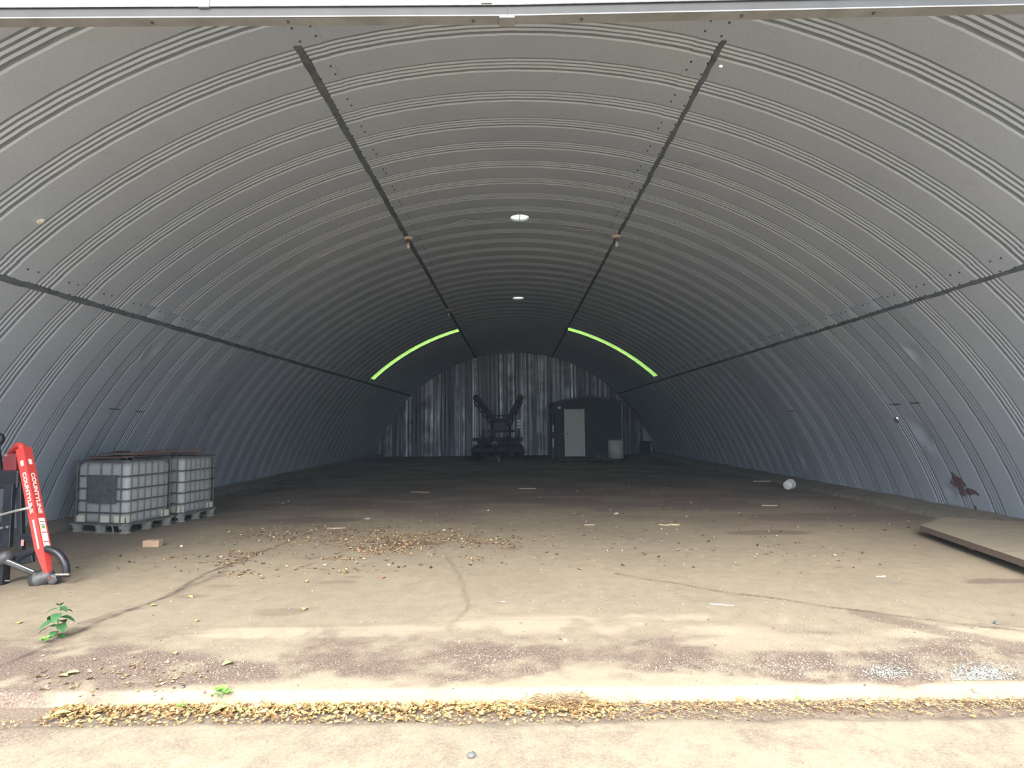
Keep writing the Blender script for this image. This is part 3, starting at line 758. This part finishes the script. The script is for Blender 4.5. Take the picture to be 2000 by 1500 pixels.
# ------------------------------------------------------------------ right side: sheet of board on the ledge, bucket, scraps
a = onz(1795, 1040, .0); 
def sheet():
    zt = .17
    p0 = onz(1797, 1026, .155); p1 = onz(2040, 1107, .165); p2 = onz(2080, 1023, .20); p3 = onz(1840, 1010, .17)
    up = []
    P = [p0, p1, p2, p3]; t = .075
    V = [p-Vector((0, 0, t)) for p in P]+P
    o = MB(); N = 10
    top_ = []; 
    for i in range(N+1):
        for j in range(N+1):
            s, q_ = i/N, j/N; v_ = (p0*(1-s)+p1*s)*(1-q_)+(p3*(1-s)+p2*s)*q_; v_ = v_.copy(); v_.z += .008*math.sin(s*9)*math.sin(q_*7); top_.append(v_)
    o.add(top_, [(i*(N+1)+j, (i+1)*(N+1)+j, (i+1)*(N+1)+j+1, i*(N+1)+j+1) for i in range(N) for j in range(N)])
    rt = empty('loading_board', (p0.x, p0.y, 0))
    rt2 = o.build('deck', M_ply, rt, off=(p0.x, p0.y, 0))
    m = MB(); m.add([V[0], V[1], V[1]+Vector((0, 0, .073)), V[0]+Vector((0, 0, .073)), V[3], V[2], V[2]+Vector((0, 0, .073)), V[3]+Vector((0, 0, .073))],
                    [(0, 1, 2, 3), (5, 4, 7, 6), (4, 0, 3, 7), (1, 5, 6, 2), (4, 5, 1, 0)])
    m.build('edge_board', M_plyedge, rt, off=(p0.x, p0.y, 0))
    for px, py in ((1905, 1077), (2010, 1112)):
        b_ = onz(px, py, 0)+Vector((.12, .08, 0)); MB().box((b_.x, b_.y, .035), (.22, .12, .07)).build('bearer_block', M_plyedge, rt, bevel=.004, off=(p0.x, p0.y, 0))
    tag(rt, 'dusty wide board resting on the ledge at the foot of the right wall', 'board')
sheet()
bk = onz(1542, 958); 
def bucket():
    r_ = empty('white_bucket', (bk.x-.02, bk.y+.04, .118))
    M_ = Vector((.62, .78, .03)).to_track_quat('Z', 'Y').to_matrix()
    MB().lathe([(.10, 0), (.103, .005), (.112, .26), (.120, .26), (.120, .30), (.114, .30), (.109, .265), (.098, .012)], (0, 0, 0), 24, M_).build('body', M_bucket, r_, True)
    MB().tube([M_ @ Vector((.121*math.cos(R(t)), .121*math.sin(R(t))*.98, .285)) for t in range(0, 190, 15)], .004, 6).build('bail_handle', M_grey, r_)
    tag(r_, 'small white bucket lying on its side by the right wall ledge', 'bucket')
bucket()
def scrap(px, py, L, w, h, rz, m, name, lab, cat, pts=7, grp=None):
    p = onz(px, py)
    if name == 'crumpled_paper':
        bm = bmesh.new(); bmesh.ops.create_icosphere(bm, subdivisions=2, radius=.5)
        for v in bm.verts: k = rnd.uniform(.55, 1.15); v.co = Vector((v.co.x*L*k, v.co.y*w*k, max(-.1*h, v.co.z*h*rnd.uniform(.7, 1.7))))
        me = bpy.data.meshes.new(name); bm.to_mesh(me); bm.free(); o = link(name, me, m); o.location = (p.x, p.y, .004); o.rotation_euler = (0, 0, R(rz)); return tag(o, lab, cat, grp)
    V = []; n = pts
    for k in range(n+1):
        x = -L/2+L*k/n; ww = w*(rnd.uniform(.6, 1) if 0 < k < n else rnd.uniform(.25, .8)); jz = rnd.uniform(0, h*.4)
        oy = .35*w*math.sin(k*1.7+px)
        for y_, z_ in ((-ww/2, 0), (ww/2, 0), (ww/2, h), (-ww/2, h)): V.append((x, y_*(.25+.75*math.sin(math.pi*(k+.4)/(n+.8)))+oy, (z_+jz*(z_ > 0))*.8))
    Fc = [(k*4+c, k*4+(c+1) % 4, k*4+4+(c+1) % 4, k*4+4+c) for k in range(n) for c in range(4)]+[(3, 2, 1, 0), tuple(n*4+c for c in range(4))]
    o = link(name, mesh(name, V, Fc), m); o.location = (p.x, p.y, .002); o.rotation_euler = (0, 0, R(rz)); return tag(o, lab, cat, grp)
MW = plain('off_white_paper', (.45, .42, .37), .7)
scrap(1308, 1026, .34, .07, .02, 2, M_palewood, 'wood_splinter', 'longest pale wood splinter on the floor right of centre', 'wood scrap')
scrap(1152, 1026, .18, .05, .015, 4, M_palewood, 'wood_splinter', 'short pale wood splinter left of the longest one', 'wood scrap')
scrap(655, 1033, .30, .05, .02, 8, M_block, 'bark_strip', 'orange-brown bark strip at the back of the leaf litter', 'wood scrap')
scrap(718, 1014, .16, .10, .03, -20, MW, 'crumpled_paper', 'crumpled pale scrap lying behind the leaf litter', 'litter')
scrap(867, 1036, .08, .06, .03, 15, MW, 'crumpled_paper', 'small white lump at the right end of the leaf litter', 'litter')
scrap(1204, 1004, .12, .08, .04, 30, MW, 'crumpled_paper', 'small torn white scrap behind the pale splinters', 'litter')
scrap(553, 983, .14, .05, .02, 0, MW, 'crumpled_paper', 'faint pale scrap in the shade right of the totes', 'litter')
scrap(1504, 988, .30, .05, .02, -4, M_palewood, 'wood_splinter', 'thin pale stick on the floor left of the white bucket', 'wood scrap')
scrap(1490, 941, .50, .05, .03, -3, MW, 'white_stick', 'white stick lying farther back, left of the bucket', 'wood scrap')
scrap(1030, 955, .45, .05, .02, -3, M_palewood, 'wood_splinter', 'dim pale stick near the floor centre, farthest back', 'wood scrap')
scrap(820, 962, .5, .03, .02, -14, M_palewood, 'wood_splinter', 'thin pale stick in the shade behind the leaf litter', 'wood scrap')
scrap(1410, 1182, .20, .02, .006, -18, MW, 'torn_wrapper', 'thin torn white wrapper on the floor right of centre', 'litter')
scrap(1720, 1127, .10, .02, .01, 0, MW, 'torn_wrapper', 'small white fleck beside the dark dirt ridge at right', 'litter')
scrap(983, 1176, .05, .02, .006, 0, MW, 'torn_wrapper', 'tiny white fleck in the middle of the pale floor', 'litter')
# clay block
p = onz(294, 1069); o = MB().box((0, 0, .045), (.225, .10, .09)).build('clay_brick', M_block, bevel=.006); o.location = (p.x, p.y+.05, 0); o.rotation_euler = (0, 0, R(-2))
tag(o, 'single pinkish brick on the floor in front of the totes', 'brick')
# dark planks on the floor behind the totes
pl = [((440, 946), (512, 949), .20), ((452, 957), (500, 955), .16), ((497, 944), (572, 934), .14), ((505, 957), (574, 946), .18), ((448, 968), (502, 960), .12)]
labs = ['dark plank on the floor behind the totes, leftmost at the back', 'short dark plank in the middle of the pile behind the totes', 'dark plank pointing to the back wall, rearmost in the pile',
        'dark plank pointing to the back wall, front one of the pile', 'dark plank nearest the tote at the front of the pile']
for k, ((ax, ay), (bx, by), w) in enumerate(pl):
    z = .02+.022*k
    pa, pb = onz(ax, ay, z), onz(bx, by, z); sh = max(0, -6.85-min(pa.x, pb.x)); pa.x += sh; pb.x += sh
    board('dark_plank', pa, pb, w, .04, M_darkwood, labs[k], 'plank', 0, .01, 'dark planks piled behind the totes')

# ------------------------------------------------------------------ seedling, weed, leaves, stones
def leafshape(L, w, fold=.25, droop=.3, n=5):
    V = []
    for k in range(n+1):
        t = k/n; x = L*t; hw = w/2*math.sin(math.pi*min(1, t*.93+.05))**.8; z = -droop*L*t*t
        V += [(x, -hw, z+fold*hw), (x, 0, z), (x, hw, z+fold*hw)]
    return V, [(k*3+c, k*3+3+c, k*3+4+c, k*3+1+c) for k in range(n) for c in range(2)]
def put(V, M_): return [M_ @ Vector(v) for v in V]
sp0 = onz(110, 1246); sd = tag(empty('seedling', (sp0.x, sp0.y, 0)), 'tall green leafy seedling growing from a floor crack at lower left', 'plant')
hh = at(114, 1180, sp0.y).z
pts = [Vector((.0, 0, 0)), Vector((.006, 0, hh*.3)), Vector((.012, 0, hh*.65)), Vector((.016, 0, hh))]
MB().tube(pts, [.005, .0045, .004, .002], 6).build('stem', M_stem, sd)
for k in range(15):
    t = .08+.9*k/14; z = hh*t; az = k*137.5; L = (.092 if .3 < t < .85 else .07)*rnd.uniform(.85, 1.1); 
    V, Fc = leafshape(L, L*.78, .2, .7)
    M_ = Matrix.Translation((.012*t, 0, z)) @ Matrix.Rotation(R(az), 4, 'Z') @ Matrix.Rotation(R(-15+10*rnd.random()), 4, 'Y') @ Matrix.Translation((.012, 0, 0))
    MB().add(put(V, M_), Fc).build('leaf', M_leafg, sd, True)
def weed(px, py, s, lab, z0=-.06):
    q = onz(px, py, z0); r_ = tag(empty('weed', (q.x, q.y, z0)), lab, 'plant')
    for k in range(9):
        V, Fc = leafshape(.05*s, .045*s, .2, .3); M_ = Matrix.Translation((rnd.uniform(-.02, .02)*s, rnd.uniform(-.01, .01), .02*s+.055*s*rnd.random())) @ Matrix.Rotation(R(k*80), 4, 'Z') @ Matrix.Rotation(R(-35), 4, 'Y')
        MB().add(put(V, M_), Fc).build('leaf', M_weed, r_, True)
    MB().tube([(0, 0, 0), (.003, 0, .07*s)], .003*s, 5).build('stem', M_stem, r_)
weed(433, 1372, 1.0, 'small bright green weed in the leafy gutter at left')
weed(356, 1384, .5, 'tiny sprout left of the bright green weed in the gutter')
weed(88, 1256, .6, 'low green sprout just left of the tall seedling', 0)
tw = onz(1560, 1367, -.06); r_ = tag(empty('dry_twig', (tw.x, tw.y, -.06)), 'dry forked twig standing in the gutter right of centre', 'twig')
MB().tube([(0, 0, 0), (-.01, 0, .05), (-.035, 0, .10)], [.004, .003, .001], 5).build('twig', M_palewood, r_)
MB().tube([(-.01, 0, .05), (.005, 0, .085)], [.003, .001], 5).build('side_twig', M_palewood, r_)
MB().lathe([(.012, 0), (.014, .01), (.005, .02)], (0, 0, .0), 7).build('green_shoot', M_weed, r_)
LV = [(445, 1297, .085, 'bright yellow-green leaf on dark silt, lower left'), (595, 1190, .085, 'yellow leaf lying alone on the pale floor left of centre'), (300, 1183, .06, 'green leaf between the seedling and the floor crack'),
      (371, 1167, .07, 'yellow-green leaf on a damp spot left of centre'), (36, 1217, .07, 'green leaf at the left edge beside the seedling'), (597, 1136, .08, 'small yellow leaf in front of the leaf litter'),
      (385, 1213, .05, 'small green leaf right of the floor crack'), (748, 1128, .08, 'orange curled leaf standing right of the damp patch'), (1133, 1112, .06, 'single orange-brown leaf right of the floor centre'),
      (140, 1316, .08, 'yellow-green leaf on the dark silt beside another, right one'), (122, 1321, .07, 'pale yellow leaf on the dark silt, left of the green one'), (340, 1277, .06, 'thin yellow leaf on the dark silt left of the brightest leaf'),
      (430, 1386, .12, 'pale yellow-green leaf lying under the bright weed'), (985, 1327, .0, ''), (120, 1395, .09, 'yellow leaf at the left end of the gutter litter'), (455, 1076, .06, 'orange leaf at the left start of the leaf litter')]
for px, py, L, lab in LV:
    if not L: continue
    z = -.045 if py > 1370 else .004
    q = onz(px, py, z); V, Fc = leafshape(L, L*.6, .5, .1)
    M_ = Matrix.Rotation(R(rnd.uniform(-30, 200)), 4, 'Z') @ Matrix.Translation((-L/2, 0, .006))
    o = MB().add(put(V, M_), Fc).build('fallen_leaf', M_yleaf if 'orange' not in lab else plain('orange_leaf', (.55, .24, .08), .7), None, True); o.location = q; tag(o, lab, 'leaf')

def scatter(name, items, m, lab, cat):
    """items: (x, y, z, size, kind) joined in one object"""
    V = []; Fc = []
    for x, y, z, s, kd in items:
        n = len(V); a = rnd.uniform(0, 6.283); ca, sa = math.cos(a), math.sin(a)
        if kd == 'leaf':
            c1, c2 = rnd.uniform(-.1, .55)*s, rnd.uniform(-.1, .45)*s; t = rnd.uniform(-.5, .5)
            P = [(-.5*s, 0, c1*.6), (-.15*s, -.3*s, c2), (.25*s, -.22*s, c2*.4), (.5*s, 0, c1), (.2*s, .28*s, c2*.7), (-.2*s, .24*s, c2*.2), (0, 0, 0)]
            V += [(x+p[0]*ca-p[1]*sa, y+p[0]*sa+p[1]*ca, z+.002+max(0, p[2]+t*p[1])) for p in P]
            Fc += [(n+k, n+(k+1) % 6, n+6) for k in range(6)]
        elif kd == 'twig':
            L = s; P = [(-L/2, -.0015, 0), (L/2, -.001, .006), (L/2, .001, .006), (-L/2, .0015, 0), (0, 0, .006)]
            V += [(x+p[0]*ca-p[1]*sa, y+p[0]*sa+p[1]*ca, z+.002+p[2]) for p in P]; Fc += [(n, n+1, n+4), (n+1, n+2, n+4), (n+2, n+3, n+4), (n+3, n, n+4)]
        else:
            P = [(-.5, -.3, 0), (.4, -.5, 0), (.5, .4, 0), (-.3, .5, 0), (-.2, -.1, .55), (.25, .1, .45)]
            V += [(x+(p[0]*ca-p[1]*sa)*s*rnd.uniform(.8, 1.1), y+(p[0]*sa+p[1]*ca)*s, z+p[2]*s) for p in P]
            Fc += [(n, n+1, n+5, n+4), (n+1, n+2, n+5), (n+2, n+3, n+4, n+5), (n+3, n, n+4)]
    o = link(name, mesh(name, V, Fc), m); return tag(o, lab, cat, kind='stuff')
g = rnd.gauss; U = rnd.uniform
# gutter litter: dense at the left, thinner right
it = []
for _ in range(5200):
    x = U(-3.3, 3.6); dens = 1 if x < .55 else .10
    if x > -2.75 and rnd.random() < dens:
        y = 3.60-abs(g(0, .085))-(.0 if x < 0 else 0)
        it.append((x, y, -.068+rnd.random()*.022, U(.014, .046), 'leaf'))
for _ in range(700): it.append((U(-3.2, 1.2), 3.45-abs(g(0, .12)), -.06, U(.012, .03), 'leaf'))
scatter('gutter_leaves', it, M_litter, 'band of dry tan and yellow leaves filling the gutter along the slab', 'leaves')
it = []
for _ in range(2600):
    x = U(.3, 4.0); it.append((x, 3.60-abs(g(0, .09)), -.068+rnd.random()*.02, *((U(.010, .024), 'leaf') if rnd.random() < .35 else (U(.02, .055), 'twig'))))
for _ in range(300): it.append((g(.25, .12), 3.56+g(0, .03), -.05+rnd.random()*.05, U(.03, .10), 'twig'))
scatter('gutter_straw', it, M_litter2, 'brown dead grass and straw in the right half of the gutter', 'straw')
# indoor leaf litter
it = []
cl = [(760, 1058, 60, 9, 420), (860, 1050, 60, 8, 260), (740, 1075, 40, 5, 160), (590, 1052, 70, 8, 150), (950, 1062, 50, 5, 110), (520, 1045, 50, 8, 80), (650, 1040, 70, 8, 120), (690, 1115, 25, 4, 30),
      (670, 1092, 18, 3, 40), (490, 1085, 30, 4, 50), (440, 1100, 20, 3, 30), (470, 1122, 20, 3, 30), (600, 1107, 20, 3, 15), (925, 1093, 15, 3, 20), (1040, 1050, 40, 8, 40), (780, 1040, 90, 14, 120), (330, 1090, 20, 3, 20)]
for px, py, sx, sy, n in cl:
    for _ in range(n):
        q = onz(g(px, sx), g(py, sy)); it.append((q.x, q.y, .001, U(.02, .062), 'leaf'))
for _ in range(160):
    q = onz(U(0, 2000), 1010+abs(g(0, 110)))
    if abs(q.x) < 6.9 and q.y > 3.7: it.append((q.x, q.y, .002, U(.012, .035), 'leaf'))
for _ in range(120):
    q = onz(U(60, 420), g(1325, 18)); it.append((q.x, q.y, .002, U(.015, .04), 'leaf'))
scatter('floor_leaves', it, M_litter2, 'drift of dry brown leaves across the floor left of centre', 'leaves')
it = []
for _ in range(1500):
    y = 6.5+abs(g(0, 4.5)); x = U(-1, 1)*min(6.3, y*.8)
    if x < -4.6 and 7.5 < y < 12 or y > 22 or (x > 4.3 and y < 8.5): continue
    it.append((x, y, .002, U(.012, .05)*(1+.03*y), 'leaf' if rnd.random() < .6 else 'twig'))
scatter('floor_debris', it, M_debris, 'loose crumbs of bark, straw and dirt scattered over the middle of the floor', 'debris')
# grit
it = []
for _ in range(7500):
    y = 2.2+abs(g(0, 1.9)); x = U(-1, 1)*(y*.95+.3)
    if y > 3.2 and y < 3.65 or (x > 4.3 and y > 5.2): continue
    if abs(x) > 7: continue
    s = U(.003, .008) if rnd.random() < .97 else U(.009, .016); s *= (1+max(0, y-4)*.12)
    it.append((x, y, -.036 if y < 3.3 else .0, s, 'stone'))
for px, py, sx, sy, n in ((970, 1290, 60, 20, 900), (1540, 1300, 70, 12, 800), (400, 1300, 120, 15, 900), (1850, 1270, 100, 25, 900), (1180, 1066, 80, 5, 260), (1330, 1300, 50, 8, 300)):
    for _ in range(n):
        q = onz(g(px, sx), g(py, sy)); 
        if q.y > 3.7: it.append((q.x, q.y, .0, U(.003, .010), 'stone'))
for _ in range(2500):
    x = U(-3.5, 3.6); y = 3.25-abs(g(0, .22)); it.append((x, y, -.038, U(.003, .009), 'stone'))
scatter('grit', it, M_pebble, 'fine grit and small stones strewn over the concrete floor', 'gravel')
for (px, py, sx, sy, n), lab in zip(((1915, 1316, 38, 9, 900), (1735, 1313, 28, 8, 420)), ('heap of white crushed glass chips near the slab edge, right one', 'smaller patch of glinting glass chips left of the white heap')):
    it = []
    for _ in range(n):
        q = onz(g(px, sx), g(py, sy)); it.append((q.x, max(q.y, 3.72), .004, U(.004, .011), 'stone'))
    scatter('glass_chips', it, M_shard, lab, 'gravel')
def stone(px, py, s, m, lab, z=0):
    q = onz(px, py, z); bm = bmesh.new(); bmesh.ops.create_icosphere(bm, subdivisions=2, radius=s)
    for v in bm.verts: v.co *= rnd.uniform(.86, 1.12); v.co.z *= .6
    me = bpy.data.meshes.new('stone'); bm.to_mesh(me); bm.free(); me.shade_smooth()
    o = link('stone', me, m); o.location = (q.x, q.y, z+s*.4); tag(o, lab, 'stone')
M_dst = plain('dark_stone', (.12, .12, .12), .8); M_wst = plain('white_stone', (.68, .66, .62), .8)
stone(357, 1343, .012, M_dst, 'black pebble on the pale slab edge at left')
stone(920, 1478, .022, M_dst, 'grey stone on the apron, lowest near the centre', -.035)
stone(1104, 1252, .016, M_wst, 'white pebble on the floor right of the centre')
stone(670, 1360, .0, M_dst, '') if False else None
stone(1947, 1219, .022, M_dst, 'brown stone on the pale slab patch at far right')
stone(1905, 1352, .020, plain('rusty_stone', (.40, .24, .16), .85), 'rust coloured pebble on the slab edge at the right')
stone(1032, 1394, .016, M_dst, 'dark pebble in front of the dry grass tuft', -.035)

# ------------------------------------------------------------------ deep in the building: shack, drum, field machine
def shack():
    YS = 26.2; q = at(1150, 896, YS); s = tag(empty('shack', (q.x, YS, 0)), 'black shack on skids with a white door near the back wall', 'shed')
    w, dp, ze = 2.98, 3.6, 2.62; zr = 2.87
    V = [(-w/2, 0, .16), (w/2, 0, .16), (w/2, 0, ze), (0, 0, zr), (-w/2, 0, ze)]; V += [(x, dp, z) for x, _, z in V]
    Fc = [(0, 1, 2, 3, 4), (9, 8, 7, 6, 5), (0, 4, 9, 5), (1, 6, 7, 2), (0, 5, 6, 1)]
    MB().add(V, Fc).build('wall', M_shack, s)
    for k in (-1, 1):
        MB().bar((0, dp/2-.1, zr+.03), (k*(w/2+.12), dp/2-.1, ze-.01), dp+.4, .05, (0, 0, 1)).build('roof_sheet', M_shack, s)
        MB().bar((0, -.32, zr+.03), (k*(w/2+.13), -.32, ze-.01), .03, .09, (0, 0, 1)).build('fascia', M_shacktrim, s)
        MB().bar((k*1.0, -1.1, .05), (k*1.0, dp+.3, .05), .14, .10).build('skid', M_darkwood, s)
    for k in range(9): MB().box((0, -1.06+k*.125, .115), (w+.05, .115, .03)).build('deck_plank', M_shacktrim, s)
    dx = -.62
    d_ = MB().box((dx, -.03, 1.27), (.80, .05, 2.10)).build('door', M_door, s, bevel=.004)
    MB().lathe([(.03, -.03), (.035, 0), (.02, .03)], (dx-.33, -.08, 1.22), 10, Matrix.Rotation(R(90), 3, 'X')).build('handle', M_black, d_)
    m = MB(); m.box((dx-.43, -.04, 1.27), (.045, .07, 2.16)); m.box((dx+.43, -.04, 1.27), (.045, .07, 2.16)); m.build('door_frame', M_doorfr, s)
    MB().box((dx, -.04, 2.345), (.86, .06, .04)).build('door_head', M_shacktrim, s); MB().box((dx, -.06, .19), (.90, .14, .04)).build('door_sill', M_shacktrim, s)
    MB().box((-1.30, -.10, 2.40), (.14, .10, .10)).build('outside_lamp', M_grey, s, bevel=.01)
    for z0, z1 in ((1.3, 1.62), (.62, 1.02)): MB().box((-w/2-.10, -.04, (z0+z1)/2), (.06, .03, z1-z0)).build('white_marker', M_pad, s)
    MB().box((-w/2-.10, -.0, 1.2), (.05, .05, 2.1)).build('corner_post', M_shacktrim, s)
    for k in range(3): MB().box((.42+.2*k, -.16, .22), (.10, .08, .16+.05*k)).build('floor_clutter', M_dkgrey, s, bevel=.01)
shack()
q = at(1203, 898, 25.62); dr = tag(empty('white_drum', (q.x, q.y, .131)), 'white plastic drum standing in front of the black shack', 'drum')
MB().lathe([(.29, .0), (.335, .03), (.335, .25), (.342, .27), (.335, .29), (.335, .52), (.342, .54), (.335, .56), (.335, .78), (.29, .815)], n=28).build('body', M_drum, dr, True)
MB().lathe([(.04, .815), (.04, .835)], (.16, 0, 0), 10).build('bung', M_grey, dr)
MB().lathe([(.343, .785), (.35, .785), (.35, .805), (.343, .805)], n=28, caps=False).build('lid_ring', M_grey, dr)

def machine():
    YM = 27.8; c = at(972, 895, YM); s = tag(empty('folded_cultivator', (c.x, YM, 0)), 'dark rusty field cultivator with raised wings by the back wall', 'farm implement')
    m = lambda px, py, dy=0: at(px, py, YM+dy)-Vector((c.x, YM, 0))
    for k, P in enumerate((((930, 776), (966, 822)), ((1016, 776), (990, 828)))):
        a_, b_ = m(*P[0]), m(*P[1])
        MB().bar(a_, b_, .26, .16, (0, 1, 0)).build('wing_frame', M_rustmach, s, bevel=.02)
        MB().bar(a_+Vector((0, .7, -.1)), b_+Vector((0, .7, -.1)), .14, .14, (0, 1, 0)).build('wing_rear_frame', M_rustmach, s, bevel=.02)
        o_ = (b_-a_)
        for j in range(5):
            p = a_+o_*(.05+.22*j); sgn = -1 if k == 0 else 1
            MB().tube([p, p+Vector((sgn*.12, -.10, -.16)), p+Vector((sgn*.05, -.16, -.36)), p+Vector((-sgn*.06, -.10, -.46))], [.04, .04, .035, .02], 6).build('tine', M_rustmach, s)
        w_ = m(*P[0]); MB().lathe([(.10, -.05), (.16, -.05), (.16, .05), (.10, .05)], w_+Vector((0, .1, -.02)), 14, Matrix.Rotation(R(90), 3, 'X')).build('gauge_wheel', M_tyre, s)
    MB().box(m(979, 822), (.72, .14, .22)).build('centre_beam', M_rustmach, s, bevel=.02)
    MB().box(m(979, 842), (1.30, .16, .12)).build('cross_beam', M_rustmach, s, bevel=.02)
    MB().box(m(978, 831), (.44, .30, .30)).build('hydraulic_block', M_dkgrey, s, bevel=.03)
    for px in (945, 962, 996, 1013):
        MB().bar(m(px, 826 if 950 < px < 1005 else 838), m(px, 885), .11, .11, (0, 1, 0)).build('mast_post', M_rustmach, s)
    for px in (940, 956, 990, 1008): MB().tube([m(px, 850, -.1), m(px+6, 862, -.2), m(px, 878, -.1), m(px+3, 886, -.05)], .04, 6).build('shank', M_rustmach, s)
    MB().box(m(972, 858), (2.4, .20, .16)).build('main_beam', M_rustmach, s, bevel=.02)
    MB().box(m(972, 878), (2.5, .35, .26)).build('lower_frame', M_rustmach, s, bevel=.03)
    MB().box(m(972, 866, .3), (1.9, .10, .50)).build('guard_plate', M_rustmach, s, bevel=.03)
    for k in range(14):
        x = -1.2+k*.185; MB().lathe([(.02, -.02), (.30, -.01), (.30, .01), (.02, .02)], (x, .75, .31), 18, Matrix.Rotation(R(90), 3, 'Y') @ Matrix.Rotation(R(12), 3, 'X')).build('disc_blade', M_rustmach, s)
    MB().tube([(-1.3, .75, .31), (1.3, .75, .31)], .04, 8).build('disc_shaft', M_rustmach, s)
    for px in (928, 950, 996, 1016):
        p = m(px, 890); p.z = .36-0.
        ty = MB().lathe([(.20, -.11), (.33, -.11), (.36, -.07), (.36, .07), (.33, .11), (.20, .11)], (p.x, .2, .36), 20, Matrix.Rotation(R(90), 3, 'Y')).build('tyre', M_tyre, s, True)
        MB().lathe([(.05, -.12), (.19, -.08), (.19, .08), (.05, .12)], (p.x, .2, .36), 14, Matrix.Rotation(R(90), 3, 'Y')).build('wheel_rim', M_rustmach, ty)
    MB().bar(m(966, 868, -.2), (m(972, 890).x, -2.0, .28), .14, .14, (0, 0, 1)).build('drawbar', M_rustmach, s, bevel=.01)
    MB().box(m(966, 866, -.3), (.22, .04, .18)).build('faded_reflector', plain('faded_yellow', (.32, .29, .16), .6), s)
    MB().bar((m(973, 890).x+.05, -2.0, .26), (m(976, 890).x+.05, -2.02, 0), .035, .035).build('jack_stand', M_grey, s)
    for k in range(5): MB().box(m(1014, 822+6*k, .35), (.16, .06, .10)).build('ladder_step', M_grey, s)
    MB().bar(m(1019, 818, .35), m(1021, 862, .35), .05, .05, (0, 1, 0)).build('ladder_rail', M_grey, s)
    MB().box(m(979, 812, .1), (.9, .05, .05)).build('top_bar', M_rustmach, s)
machine()
o = at(1262, 845, 31.0)
b_ = at(1258, 862, 31.0); V = [at(1256, 831, 31.15), at(1275, 861, 31.1), at(1256, 861, 31.1)]
V = [Vector(v) for v in V]; V2 = [v+Vector((0, .02, 0)) for v in V]
dx = b_.x
zb_ = V[1].z
r_ = tag(empty('metal_offcut', (dx, 31.1, 0)), 'pale triangular sheet offcut standing by the right end of the back wall', 'sheet')
MB().add([v-Vector((dx, 31.1, 0)) for v in V+V2], [(0, 2, 1), (3, 4, 5), (0, 1, 4, 3), (1, 2, 5, 4), (2, 0, 3, 5)]).build('sheet', M_grey, r_)
MB().box((.05, 0, zb_/2-.02), (.5, .2, zb_)).build('crate', M_shack, r_, bevel=.02)
